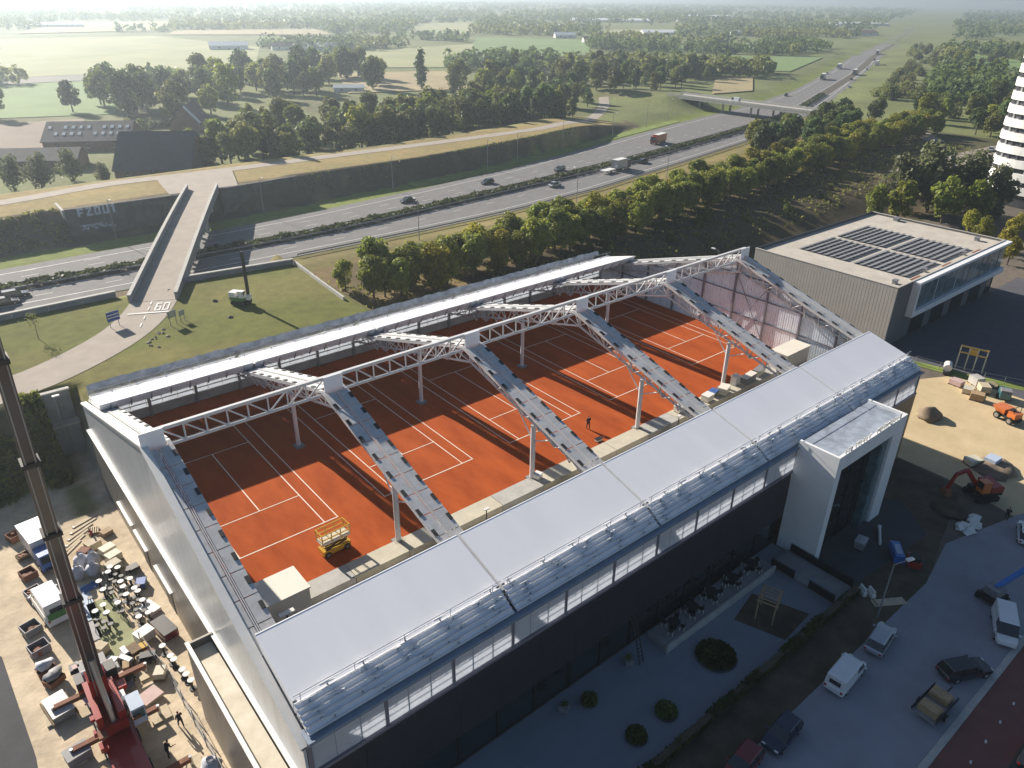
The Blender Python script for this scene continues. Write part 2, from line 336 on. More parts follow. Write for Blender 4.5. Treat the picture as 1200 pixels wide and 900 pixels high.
me = meshnp('ground', np.stack([X, Y, Z], -1).reshape(-1, 3),
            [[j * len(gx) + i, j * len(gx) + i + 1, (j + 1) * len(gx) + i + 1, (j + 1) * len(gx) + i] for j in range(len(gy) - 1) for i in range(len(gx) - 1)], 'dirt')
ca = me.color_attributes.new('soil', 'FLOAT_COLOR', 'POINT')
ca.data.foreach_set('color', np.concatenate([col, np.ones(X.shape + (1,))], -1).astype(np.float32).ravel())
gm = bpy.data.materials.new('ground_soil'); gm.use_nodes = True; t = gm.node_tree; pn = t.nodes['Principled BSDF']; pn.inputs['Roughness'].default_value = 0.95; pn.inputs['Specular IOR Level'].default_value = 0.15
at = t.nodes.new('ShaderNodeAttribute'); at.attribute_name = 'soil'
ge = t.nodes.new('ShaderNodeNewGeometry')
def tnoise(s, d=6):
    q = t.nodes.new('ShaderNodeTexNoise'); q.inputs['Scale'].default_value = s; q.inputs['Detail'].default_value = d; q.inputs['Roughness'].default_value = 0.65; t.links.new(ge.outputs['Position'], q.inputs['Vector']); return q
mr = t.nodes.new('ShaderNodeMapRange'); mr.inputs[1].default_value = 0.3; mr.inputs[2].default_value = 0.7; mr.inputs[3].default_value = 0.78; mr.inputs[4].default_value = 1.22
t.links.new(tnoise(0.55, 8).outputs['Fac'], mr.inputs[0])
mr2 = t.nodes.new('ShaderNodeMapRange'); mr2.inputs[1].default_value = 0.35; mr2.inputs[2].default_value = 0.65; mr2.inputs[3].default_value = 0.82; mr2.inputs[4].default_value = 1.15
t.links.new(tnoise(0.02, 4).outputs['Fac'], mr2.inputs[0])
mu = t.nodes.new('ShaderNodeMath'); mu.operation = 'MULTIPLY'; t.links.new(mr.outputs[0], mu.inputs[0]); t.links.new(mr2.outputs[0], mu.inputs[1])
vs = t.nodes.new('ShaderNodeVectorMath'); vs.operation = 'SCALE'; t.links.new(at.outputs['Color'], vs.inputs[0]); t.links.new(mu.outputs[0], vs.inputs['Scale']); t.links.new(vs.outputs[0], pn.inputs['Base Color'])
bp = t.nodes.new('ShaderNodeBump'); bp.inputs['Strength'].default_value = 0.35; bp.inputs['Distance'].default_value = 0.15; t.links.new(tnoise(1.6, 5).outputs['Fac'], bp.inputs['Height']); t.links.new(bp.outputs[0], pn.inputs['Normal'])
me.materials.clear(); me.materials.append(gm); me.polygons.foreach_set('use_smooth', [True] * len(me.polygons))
tag(link('ground', me), kind='structure')
def H(x, y): return float(height(x, y))

# ---------------------------------------------------------------- motorway
def strip(name, ta, tb, z, m, x0, x1, step=6.0, kind='structure', oa=0.0, ob=0.0):
    xs = np.arange(x0, x1 + 0.1, step); b = B()
    for a, c in zip(xs[:-1], xs[1:]):
        b.poly([(a, interp(a, ta) + oa, z), (c, interp(c, ta) + oa, z), (c, interp(c, tb) + ob, z), (a, interp(a, tb) + ob, z)])
    o = b.obj(name, m)
    if kind: tag(o, kind=kind)
    return o
ZH = -5.5
road_f = strip('motorway', MF, HF, ZH, 'asphalt', -160, 1700)
road_n = strip('motorway', HN, MN, ZH, 'asphalt', -160, 1700)
def mark(parent, ta, off, x0, x1, w=0.28, dash=None, z=ZH + 0.03):
    b = B(); x = x0
    while x < x1:
        L = dash[0] if dash else 6.0
        ya, yb = interp(x, ta) + off, interp(x + L, ta) + off
        b.poly([(x, ya - w / 2, z), (x + L, yb - w / 2, z), (x + L, yb + w / 2, z), (x, ya + w / 2, z)])
        x += sum(dash) if dash else L
    return b.obj('road_marking', 'paint_white', parent)
for ta, off in ((HF, -3.6), (MF, 1.0)): mark(road_f, ta, off, -160, 700)
for off in (4.9, 8.6): mark(road_f, MF, off, -160, 500, 0.2, (3, 9))
for ta, off in ((HN, 3.2), (MN, -0.9)): mark(road_n, ta, off, -160, 700)
mark(road_n, MN, -4.6, -160, 500, 0.2, (3, 9))
strip('median', MN, MF, ZH + 0.02, 'mud', -160, 1700)
# clipped hedge in the median, real leaves
def hedge_leaves(xs0, xs1, per_m, wid, hgt, yfun, zfun, size, seed):
    r = np.random.default_rng(seed); n = int((xs1 - xs0) * per_m); x = r.uniform(xs0, xs1, n)
    y = yfun(x) + r.uniform(-wid, wid, n); z = zfun(x) + hgt * np.sqrt(r.uniform(0.05, 1, n)) * (0.8 + 0.35 * np.sin(x * 0.9) * np.sin(x * 0.37))
    return leafquads(np.stack([x, y, z], -1), size, r)
def leafquads(p, size, r, out=None):
    n = len(p); d = r.normal(size=(n, 3)); 
    if out is not None: d = d * 0.75 + out
    d[:, 2] += 0.35; d /= np.linalg.norm(d, axis=1)[:, None] + 1e-9
    a = np.cross(d, r.normal(size=(n, 3))); a /= np.linalg.norm(a, axis=1)[:, None] + 1e-9
    b = np.cross(d, a); s = size * r.uniform(0.6, 1.3, n)[:, None]
    v = np.stack([p - a * s * 0.5 - b * s * 0.42, p + a * s * 0.5 - b * s * 0.3, p + a * s * 0.42 + b * s * 0.5, p - a * s * 0.4 + b * s * 0.36], 1).reshape(-1, 3)
    return v, np.arange(4 * n).reshape(-1, 4)
mid = lambda x: (ipn(x, MF) + ipn(x, MN)) / 2
v, q = hedge_leaves(-60, 420, 26, 1.45, 1.15, mid, lambda x: np.full_like(x, ZH + 0.05), 0.75, 3)
tag(link('median_hedge', meshnp('median_hedge', v, q, 'hedge')), 'low dark green hedge planted down the middle of the motorway', 'hedge', kind='stuff')
def guardrail(label, ta, off, x0, x1):
    g = thing('guard_rail', label, 'guard rail', (x0, interp(x0, ta) + off, ZH))
    xs = np.arange(x0, x1 + 1, 16.0)
    b = B()
    for a, c in zip(xs[:-1], xs[1:]): b.bar((a, interp(a, ta) + off, ZH + 0.65), (c, interp(c, ta) + off, ZH + 0.65), 0.08, 0.32)
    b.obj('rail', 'metal_post', g, world=True)
    b = B()
    for a in np.arange(x0, x1, 8.0): b.bar((a, interp(a, ta) + off, ZH), (a, interp(a, ta) + off, ZH + 0.7), 0.1, 0.1)
    tag(b.obj('post', 'metal_post', g, world=True), kind='stuff')
guardrail('grey steel guard rail between the hedge and the far carriageway', MF, -0.35, -60, 420)
guardrail('grey steel guard rail between the hedge and the carriageway beside the tree row', MN, 0.35, -60, 420)
guardrail('grey steel guard rail along the grass verge in front of the tree row', HN, -0.7, 44, 300)

# ---------------------------------------------------------------- service road, path, bridge
def ribbon(name, pts, w, m, z=None, dz=0.06, kind='structure', step=3.0):
    P = [Vector((p[0], p[1], 0)) for p in pts]
    for _ in range(2):                                         # corner cutting
        Q = [P[0]]
        for a, b_ in zip(P[:-1], P[1:]): Q += [a.lerp(b_, 0.25), a.lerp(b_, 0.75)]
        P = Q + [P[-1]]
    fine = []
    for a, b_ in zip(P[:-1], P[1:]):
        k = max(1, int((b_ - a).length / step)); fine += [a.lerp(b_, i / k) for i in range(k)]
    P = fine + [P[-1]]; b = B(); row = []
    for i, p in enumerate(P):
        d = (P[min(i + 1, len(P) - 1)] - P[max(i - 1, 0)]).normalized(); nrm = Vector((-d.y, d.x, 0))
        l, r_ = p + nrm * w / 2, p - nrm * w / 2
        zz = (lambda a: z if z is not None else H(a.x, a.y) + dz)
        row.append(((l.x, l.y, zz(l)), (r_.x, r_.y, zz(r_))))
    for (a, c), (d, e) in zip(row[:-1], row[1:]): b.poly([a, c, e, d])
    return tag(b.obj(name, m), kind=kind)
ribbon('service_road', [(-60, 138), (-0.5, 141), (24, 149), (44, 147), (92, 148.5), (123, 148.6), (160, 150), (183, 152), (215, 168), (260, 200), (290, 230)], 5.2, 'path_tan')
ribbon('path', [(-70, 37.2), (-30, 36.3), (-14, 37.8), (-6, 41.5), (2, 47.5), (7.5, 55), (10.6, 61.5)], 7.2, 'path_tan', dz=0.05)
sheet('service_road', [(33, 126.2), (50, 126.2), (56, 146), (36, 148)], 0.62, 'path_tan')
br = thing('road_bridge', 'narrow concrete road bridge with dark parapets crossing the motorway', 'bridge', (10.4, 61, YARD + 3))
a, e = Vector((9.2, 58.5, 0)), Vector((41.5, 127.5, 0)); d = (e - a).normalized(); nn = Vector((-d.y, d.x, 0))
def bz(t): return -0.42 + 1.1 * math.sin(math.pi * min(1, max(0, t)) * 0.62)
b = B(); K = 16
for i in range(K):
    t0, t1 = i / K, (i + 1) / K; p, q_ = a.lerp(e, t0), a.lerp(e, t1)
    b.hexa([p + nn * 3.3 + Vector((0, 0, bz(t0) - 0.75)), p - nn * 3.3 + Vector((0, 0, bz(t0) - 0.75)), q_ - nn * 3.3 + Vector((0, 0, bz(t1) - 0.75)), q_ + nn * 3.3 + Vector((0, 0, bz(t1) - 0.75)),
            p + nn * 3.3 + Vector((0, 0, bz(t0))), p - nn * 3.3 + Vector((0, 0, bz(t0))), q_ - nn * 3.3 + Vector((0, 0, bz(t1))), q_ + nn * 3.3 + Vector((0, 0, bz(t1)))])
b.obj('deck', 'path_tan', br, world=True)
for s in (1, -1):
    b = B()
    for i in range(K):
        t0, t1 = i / K, (i + 1) / K; p, q_ = a.lerp(e, t0) + nn * s * 3.55, a.lerp(e, t1) + nn * s * 3.55
        b.bar(p + Vector((0, 0, bz(t0) + 0.1)), q_ + Vector((0, 0, bz(t1) + 0.1)), 0.45, 2.1)
    o = b.obj('parapet', 'grey_concrete', br, world=True)
    b = B()
    for i in range(K):
        t0, t1 = i / K, (i + 1) / K; p, q_ = a.lerp(e, t0) + nn * s * 3.55, a.lerp(e, t1) + nn * s * 3.55
        b.bar(p + Vector((0, 0, bz(t0) + 1.2)), q_ + Vector((0, 0, bz(t1) + 1.2)), 0.6, 0.16)
    b.obj('coping', 'concrete', o, world=True)
for t in (0.30, 0.52, 0.76):
    p = a.lerp(e, t)
    for s in (-1, 1): pbar('pier', br, 'concrete', (p.x + nn.x * s * 2, p.y + nn.y * s * 2, ZH - 0.2), (p.x + nn.x * s * 2, p.y + nn.y * s * 2, bz(t) - 0.7), 0.5)
    pbar('pier_cap', br, 'concrete', p + nn * 3.9 + Vector((0, 0, bz(t) - 1.05)), p - nn * 3.9 + Vector((0, 0, bz(t) - 1.05)), 0.45, 'box', 0.35)
# road paint at the bridge end: stop line, dashes and the number 60
pm = B()
c0 = a.lerp(e, 0.0) - d * 2.0
pm2 = lambda u, w: c0 + d * u + nn * w
def dab(u0, u1, w0, w1, zz=-0.36):
    z0 = lambda p: max(H(p.x, p.y) + 0.05, -0.5) + 0.03
    ps = [pm2(u0, w0), pm2(u0, w1), pm2(u1, w1), pm2(u1, w0)]
    pm.poly([(p.x, p.y, -0.38) for p in ps])
dab(-3.6, -3.1, -3.0, 3.0)
for u in (-9, -6, -2.2, 0.4): dab(u, u + 1.4, 0.1, 0.32)
def digit(rects, u, w):
    for (a0, a1, b0, b1) in rects: dab(u + a0 * 3.4, u + a1 * 3.4, w - b0 * 0.95, w - b1 * 0.95)
ZERO = [(0, .14, 0, 1), (.86, 1, 0, 1), (.14, .86, 0, .25), (.14, .86, .75, 1)]
SIX = [(0, .14, 0, 1), (.46, .58, .27, 1), (.86, 1, 0, 1), (.14, .46, .73, 1), (.14, .86, 0, .27)]
digit(SIX, -2.6, -0.7); digit(ZERO, -2.6, -1.85)
pm.obj('road_marking', 'paint_white', [o for o in bpy.data.objects if o.name.startswith('path')][0], world=True)

# retaining walls beside the motorway
def wall(name, label, pts, z0, z1, th, m, capm=None, seg=3.0, group=None):
    w = thing(name, label, 'wall', (pts[0][0], pts[0][1], z0), 0, group)
    for p, q_ in zip(pts[:-1], pts[1:]):
        p, q_ = Vector(p).to_3d(), Vector(q_).to_3d(); L = (q_ - p).length; k = max(1, round(L / seg)); dd = (q_ - p) / k
        for i in range(k):
            s0, s1 = p + dd * (i + 0.006), p + dd * (i + 0.994)
            zc = (z0 + z1) / 2
            pbar('panel', w, m, (s0.x, s0.y, zc), (s1.x, s1.y, zc), th / 2, 'box', (z1 - z0) / 2)
        if capm:
            pbar('coping', w, capm, (p.x, p.y, z1 + 0.08), (q_.x, q_.y, z1 + 0.08), th * 0.7, 'box', 0.08)
    return w
nw = wall('retaining_wall', 'long concrete parapet wall between the lawn with the blue sign and the motorway', [(-60, 63.6), (5.0, 64.5)], -6.2, 0.35, 0.5, 'grey_concrete', 'concrete', 5)
wall('retaining_wall', 'concrete parapet wall between the lawn with the pile rig and the motorway', [(16.0, 65.0), (35.4, 62.6)], -6.2, 0.35, 0.5, 'grey_concrete', 'concrete', 5)
wall('retaining_wall', 'slim pale concrete kerb wall sloping down beside the lawn', [(35.6, 62.4), (34.6, 50), (33.9, 40)], -5.2, 0.1, 0.35, 'concrete', None, 4)
gw = wall('retaining_wall', 'tall dark retaining wall with white graffiti beside the motorway', [(9.6, 124.2), (34.5, 123.9)], -6.0, 0.9, 0.6, 'dark_concrete', None, 4)
wall('retaining_wall', 'pale return wall at the open end of the graffiti wall', [(9.4, 124.4), (9.6, 133.0)], -6.0, 0.75, 0.5, 'concrete', None, 8)
wall('retaining_wall', 'tall dark retaining wall beyond the bridge, without graffiti', [(44.5, 124.0), (66, 126.4)], -6.0, 0.9, 0.6, 'dark_concrete', None, 4)
gf = B(); yy = 123.62
def stroke(x, z, w, h): gf.box(x, x + w, yy - 0.06, yy, z, z + h)
rr = random.Random(4)
for k, ch in enumerate(['F', 'Z', 'O', 'U', '1']):
    x0 = 12.0 + k * 1.75; z0 = -1.05
    if ch == 'F': [stroke(x0, z0, .45, 1.9), stroke(x0 + .45, z0 + 1.45, .9, .45), stroke(x0 + .45, z0 + .7, .6, .35)]
    if ch == 'Z': [stroke(x0, z0 + 1.5, 1.3, .4), stroke(x0, z0, 1.3, .4), gf.add([(x0, yy - .06, z0 + .3), (x0 + .5, yy - .06, z0 + .3), (x0 + 1.3, yy - .06, z0 + 1.6), (x0 + .8, yy - .06, z0 + 1.6)], [(0, 1, 2, 3)])]
    if ch == 'O': [stroke(x0, z0, 1.3, .4), stroke(x0, z0 + 1.5, 1.3, .4), stroke(x0, z0 + .4, .4, 1.1), stroke(x0 + .9, z0 + .4, .4, 1.1)]
    if ch == 'U': [stroke(x0, z0, 1.3, .4), stroke(x0, z0 + .4, .4, 1.5), stroke(x0 + .9, z0 + .4, .4, 1.5)]
    if ch == '1': [stroke(x0 + .3, z0, .5, 2.0), stroke(x0, z0 + 1.4, .3, .4)]
for k in range(17):
    stroke(12.2 + k * 0.42 + rr.uniform(-.1, .1), -4.3 + rr.uniform(0, .9), rr.uniform(.18, .5), rr.uniform(.3, .9))
stroke(12.0, -3.2, 4.6, .3)
gf.obj('graffiti', 'graffiti', gw, world=True)
# two-tier retaining wall with ledge beside the building yard
rw = thing('retaining_wall', 'two-tier grey concrete retaining wall at the head of the sandy building yard', 'wall', (-10, 33.3, YARD))
for i in range(2):
    pbox('panel', rw, 'grey_concrete', -11.6 + i * 1.52, -10.12 + i * 1.52, 33.1, 33.6, -4.3, -0.3)
    pbox('panel', rw, 'grey_concrete', -11.6 + i * 1.52, -10.12 + i * 1.52, 31.6, 32.1, -9.0, -4.4)
pbox('ledge', rw, 'concrete', -11.7, -8.5, 31.5, 33.1, -4.42, -4.22); pbox('coping', rw, 'concrete', -11.7, -8.5, 33.0, 33.7, -0.3, -0.12)

# viaduct far off
vd = thing('viaduct', 'pale concrete viaduct carrying a road over the motorway far off', 'bridge', (303, 150, -5.5))
p0, p1 = Vector((302.5, 106, 0)), Vector((300.5, 196, 0))
b = B().bar(p0 + Vector((6, 0, -0.5)), p1 + Vector((6, 0, -0.5)), 11, 1.0); b.obj('deck', 'concrete', vd, world=True)
for s in (0.6, 11.4):
    pbar('parapet', vd, 'concrete', p0 + Vector((s, 0, 0.45)), p1 + Vector((s, 0, 0.45)), 0.15, 'box', 0.5)
for yy_ in (136, 148, 164, 178):
    for s in (3, 9): pbar('pier', vd, 'concrete', (302 + s, yy_, -5.6), (302 + s, yy_, -1), 0.5)

# ---------------------------------------------------------------- fields
for nm, m, pts in [
 ('field', 'field_pale', [(112, 950), (272, 955), (300, 709), (205, 492), (128, 502), (51, 505)]),
 ('field', 'field_grey', [(50.6, 502.9), (127.8, 500.3), (117, 463), (44.7, 464)]),
 ('field', 'field_green', [(44.7, 461.8), (114.7, 457), (66, 309), (24, 322)]),
 ('field', 'field_pale', [(-420, 480), (40, 470), (20, 322), (-300, 330)]),
 ('field', 'field_brown', [(-60, 317), (52, 300.6), (40, 236), (-20, 232)]),
 ('field', 'field_green', [(603, 756), (693, 648), (486, 438), (399, 510)]),
 ('field', 'field_pale', [(350, 611), (514, 644), (332, 418), (264, 455)]),
 ('field', 'field_tan', [(235, 427), (304, 399), (256, 300), (186, 320)]),
 ('field', 'field_green', [(612, 402), (678, 328), (519, 262), (500, 294)]),
 ('field', 'field_tan', [(431, 263), (455, 250), (385, 202), (352, 206)]),
 ('field', 'field_green', [(877, 293), (810, 206), (547, 115), (613, 177)]),
 ('field', 'field_pale', [(787, 1174), (949, 1211), (653, 830), (538, 832)]),
 ('field', 'field_tan', [(439, 443), (548, 425), (425, 335), (390, 372)]),
 ('field', 'field_pale', [(921, 860), (1047, 808), (810, 612), (717, 657)]),
 ('field', 'field_pale', [(242, 1363), (438, 1420), (330, 1076), (147, 1055)]),
 ('field', 'field_tan', [(330, 1060), (520, 1040), (470, 880), (290, 960)]),
 ('field', 'field_green', [(700, 520), (800, 470), (720, 420), (640, 470)])]:
    FZ = globals().get('FZ', -3.9) + 0.05; sheet(nm, pts, FZ, m)
strip('slip_road', HN, HN, -5.3, 'field_tan', 300, 700, oa=-34, ob=-29)
sheet('verge', [(100, 126.2), (139, 130), (192, 143.5), (265, 162), (265, 157.5), (192, 139), (139, 125.6), (100, 119)], -5.44, 'grass_bright')

# ---------------------------------------------------------------- the tennis hall
X0, X1, YF, YN, YR = -8.1, 72.8, 19.3, -35.6, -8.3
BAY = 16.18; TX = [X0 + BAY * i for i in range(6)]
def zt(y): return 11.6 - 0.30 * abs(y - YR)
hall = thing('tennis_hall', 'long tennis hall with its sliding roof open above five clay courts', 'building', (32, -8, YARD))
# floor slab and clay
pbox('floor_slab', hall, 'grey_concrete', X0 - 0.6, X1 + 0.3, -18.6, YF + 0.6, -0.6, -0.05)
fl = tag(B().poly([(X0 + .1, -18.55, 0), (X1 - .1, -18.55, 0), (X1 - .1, YF, 0), (X0 + .1, YF, 0)]).obj('clay_floor', 'clay'), kind='structure')
def court_lines(cx):
    b = B(); z = 0.012
    def ln(x0, y0, x1, y1, w):
        if x0 == x1: b.poly([(x0 - w / 2, y0, z), (x0 + w / 2, y0, z), (x0 + w / 2, y1, z), (x0 - w / 2, y1, z)])
        else: b.poly([(x0, y0 - w / 2, z), (x1, y0 - w / 2, z), (x1, y0 + w / 2, z), (x0, y0 + w / 2, z)])
    z = 0.012
    for s in (-1, 1):
        ln(cx + s * 5.485, -11.885, cx + s * 5.485, 11.885, 0.11); ln(cx + s * 4.115, -11.885, cx + s * 4.115, 11.885, 0.11)
    z = 0.016
    for s in (-1, 1):
        ln(cx - 5.54, s * 11.885, cx + 5.54, s * 11.885, 0.13); ln(cx - 4.11, s * 6.4, cx + 4.11, s * 6.4, 0.11)
    z = 0.020
    ln(cx, -6.4, cx, 6.4, 0.11)
    b.obj('court_lines', 'line_white', fl)
for k in range(5): court_lines(16.17 * k)
# transverse trusses
def truss(xc, deck=True, half=1.05, name='roof_truss'):
    t = link(name, B().bar((xc, YR, zt(YR) - 2.1), (xc, YR, zt(YR)), 0.3, 0.3).mesh('king_post', 'steel_white'), hall, Matrix())
    for s, ye in ((-1, YN + 0.3), (1, YF - 0.2)):
        n = 12; ys = [YR + (ye - YR) * i / n for i in range(n + 1)]
        for sx in (-half, half):
            pbar('top_chord', t, 'steel_white', (xc + sx, YR, zt(YR)), (xc + sx, ye, zt(ye)), 0.13, 'box', 0.13)
        def zb(y): return zt(y) - 2.1 + 0.9 * max(0, (abs(y - YR) - 20) / 7)
        pbar('bottom_chord', t, 'steel_white', (xc, YR, zb(YR)), (xc, ye, zb(ye)), 0.13)
        for i in range(n):
            for sx in (-half, half):
                a_, b_ = (xc + sx, ys[i + 1], zt(ys[i + 1])), (xc, ys[i + 1], zb(ys[i + 1]))
                pbar('strut', t, 'steel_white', a_, b_, 0.065)
                pbar('strut', t, 'steel_white', (xc + sx, ys[i], zt(ys[i])) if i % 2 else (xc, ys[i], zb(ys[i])), (xc, ys[i + 1], zb(ys[i + 1])) if i % 2 else (xc + sx, ys[i + 1], zt(ys[i + 1])), 0.06)
            pbar('cross_tie', t, 'steel_white', (xc - half, ys[i + 1], zt(ys[i + 1])), (xc + half, ys[i + 1], zt(ys[i + 1])), 0.07)
        if deck:
            m = 12; yd = [YR + s * 0.7 + (ye - s * 0.2 - YR) * i / m for i in range(m + 1)]
            for i in range(m):
                ya, yb_ = yd[i] , yd[i + 1] - s * 0.10
                for x0, x1 in ((-1.18, -0.16), (0.16, 1.18)):
                    pbar('deck_plate', t, 'deck_grey', (xc + (x0 + x1) / 2, ya, zt(ya) + 0.20), (xc + (x0 + x1) / 2, yb_, zt(yb_) + 0.20), (x1 - x0) / 2, 'box', 0.04)
                ym = (ya + yb_) / 2 + s * 0.5
                for sx in (-1.0, 1.0):
                    yq = ym + (0.6 if sx > 0 else -0.2)
                    pbar('roller', t, 'black_rubber', (xc + sx, yq - 0.38, zt(yq - 0.38) + 0.285), (xc + sx, yq + 0.28, zt(yq + 0.28) + 0.285), 0.15, 'box', 0.045)
            for sx in (-0.07, 0.07):
                pbar('guide_rail', t, 'steel_white', (xc + sx, YR + s * 0.8, zt(YR + s * 0.8) + 0.26), (xc + sx, ye, zt(ye) + 0.26), 0.035, 'box', 0.06)
    return t
for x in TX[1:5]: truss(x)
truss(TX[0] + 0.2); truss(TX[5] - 0.3)
# ridge truss along the hall
rt = link('ridge_truss', B().bar((X0 - .4, YR, 12.95), (X1 + .3, YR, 12.95), 0.34, 0.30).mesh('top_chord', 'steel_white'), hall, Matrix())
for k in range(5):
    x0, x1 = TX[k] + 0.8, TX[k + 1] - 0.8; n = 8; xs = [x0 + (x1 - x0) * i / n for i in range(n + 1)]
    pbar('bottom_chord', rt, 'steel_white', (TX[k], YR, 11.25), (TX[k + 1], YR, 11.25), 0.15)
    for i in range(n):
        if i: pbar('strut', rt, 'steel_white', (xs[i], YR, 11.25), (xs[i], YR, 12.9), 0.075)
        up = i >= 5
        pbar('strut', rt, 'steel_white', (xs[i], YR, 11.25 if up else 12.85), (xs[i + 1], YR, 12.85 if up else 11.25), 0.075)
for x in TX: pbox('ridge_plate', rt, 'poly_panel', x - 0.95, x + 0.95, YR - 0.32, YR - 0.20, 11.35, 13.12)
for x in TX[1:5]:
    for y, w in ((2.1, 0.24), (-18.7, 0.26)):
        c = pbar('column', hall, 'steel_white', (x, y, -0.4), (x, y, zt(y) - 1.95), w, 'cyl')
        pbox('base_plate', c, 'grey_concrete', x - 0.5, x + 0.5, y - 0.5, y + 0.5, -0.04, 0.22)
        if w > .25:
            for s in (-1, 1): pbar('brace', c, 'steel_white', (x, y, 4.6), (x, y + s * 2.3, zt(y + s * 2.3) - 2.0), 0.07)
# concrete walkway at the foot of the courts, lounge floor and balustrade openings below the sliding roof
for i in range(15):
    xa = X0 + i * 5.39
    pbox('walkway_slab', hall, 'cream_concrete' if i % 4 != 1 else 'concrete', xa + 0.03, xa + 5.36, -20.6, -18.6, -0.5, 0.22)
    pbox('balcony_front', hall, 'concrete', xa + 0.03, xa + 5.36, -22.6, -22.2, -0.9, 0.55)
    for q in (1.5, 3.9): pbox('opening', hall, 'black_rubber', xa + q - .5, xa + q + .5, -23.2, -22.62, 0.0, 0.45)
pbox('lounge_floor', hall, 'dark_concrete', X0, X1, YN + 0.3, -20.62, -1.3, -0.95)
for x in (3.0, 11.5, 19.5, 28.0, 37, 46, 55): pbar('lamp_post', hall, 'black_metal', (x, -23.4, -0.9), (x, -23.4, 1.7), 0.06)
# left end wall
nL = 27; dy = (YF + 1.0 - (YN - 0.1)) / nL
for i in range(nL):
    ya, yb_ = YN - 0.1 + dy * i + 0.012, YN - 0.1 + dy * (i + 1) - 0.012
    xo, xi = -9.0, -8.82
    b = B(); P = [(xo, ya, 0.02), (xi, ya, 0.02), (xi, yb_, 0.02), (xo, yb_, 0.02), (xo, ya, zt(ya) + .25), (xi, ya, zt(ya) + .25), (xi, yb_, zt(yb_) + .25), (xo, yb_, zt(yb_) + .25)]
    b.hexa(P).obj('cladding_panel', 'wall_upper', hall, world=True)
    pbox('base_panel', hall, 'wall_lower', -9.12, -8.85, ya, yb_, YARD - 0.2, -0.14)
for s, ye in ((-1, YN - 0.1), (1, YF + 1.0)):
    pbar('verge_trim', hall, 'cap_white', (-8.85, YR, zt(YR) + .36), (-8.85, ye, zt(ye) + .36), 0.30, 'box', 0.10)
pbox('floor_trim', hall, 'cap_white', -9.34, -8.83, YN - 0.1, YF + 1.0, -0.14, 0.02)
for ya, yb_ in ((6.6, 12.0), (1.4, 5.8), (-6.2, -1.2)): pbox('canopy', hall, 'cap_white', -9.42, -9.13, ya, yb_, -5.35, -5.22)
for ya in (-5.4, 2.2): pbox('door', hall, 'black_metal', -9.17, -9.125, ya, ya + 2.2, YARD, YARD + 2.5)
# low annex against the left wall
pbox('annex_wall', hall, 'wall_lower', -11.15, -10.95, YN - 0.4, -18.9, YARD - .2, 0.10)
pbox('annex_wall', hall, 'wall_lower', -10.94, -9.13, -19.1, -18.9, YARD - .2, 0.10)
pbox('annex_wall', hall, 'wall_lower', -10.94, -9.13, YN - .4, YN - .2, YARD - .2, 0.10)
pbox('annex_roof', hall, 'annex_roof', -10.94, -9.35, YN - 0.19, -19.11, -0.9, -0.62)
pbox('annex_coping', hall, 'cap_white', -11.22, -10.92, YN - 0.45, -18.84, 0.10, 0.16)
# right end wall: ribbed translucent sheets on dark posts
nR = 40; dyr = (YF - YN) / nR
for i in range(nR):
    ya, yb_ = YN + dyr * i + 0.02, YN + dyr * (i + 1) - 0.02
    b = B(); k = 4
    for j in range(k):                                          # ribs: shallow trapezoid folds
        y0, y1 = ya + (yb_ - ya) * j / k, ya + (yb_ - ya) * (j + 0.62) / k; y2 = ya + (yb_ - ya) * (j + 1) / k
        for (u0, u1, e_) in ((y0, y1, 0.0), (y1, y2, 0.07)):
            b.hexa([(X1 - .02 + e_, u0, 0.02), (X1 + .03 + e_, u0, 0.02), (X1 + .03 + e_, u1, 0.02), (X1 - .02 + e_, u1, 0.02), (X1 - .02 + e_, u0, zt(u0) + .2), (X1 + .03 + e_, u0, zt(u0) + .2), (X1 + .03 + e_, u1, zt(u1) + .2), (X1 - .02 + e_, u1, zt(u1) + .2)])
    b.obj('wall_sheet', 'poly_gable', hall, world=True)
for y in np.arange(YN + 0.2, YF, 5.49): pbox('wall_post', hall, 'stud', X1 - 0.30, X1 - 0.05, y - .13, y + .13, 0, zt(y))
for z in (3.2, 6.4, 9.2):
    hw = (11.6 - z) / 0.30 - 0.4
    pbox('wall_rail', hall, 'stud', X1 - 0.17, X1 - 0.045, max(YN, YR - hw), min(YF, YR + hw), z - .08, z + .08)
for y0, y1 in ((-30.1, -24.6), (-13.7, -8.2)):
    pbar('wall_brace', hall, 'stud', (X1 - .22, y0, 0.4), (X1 - .22, y1, zt(y0) - 1), 0.05); pbar('wall_brace', hall, 'stud', (X1 - .24, y1, 0.4), (X1 - .24, y0, zt(y0) - 1), 0.05)
for s, ye in ((-1, YN - 0.1), (1, YF)):
    pbar('verge_trim', hall, 'steel_white', (X1 + 0.12, YR, zt(YR) + .36), (X1 + 0.12, ye, zt(ye) + .36), 0.22, 'box', 0.10)
pbox('outer_wall', hall, 'brown_clad', X1 - 0.1, X1 + 0.15, YN, YF + .5, YARD - .2, -0.02)
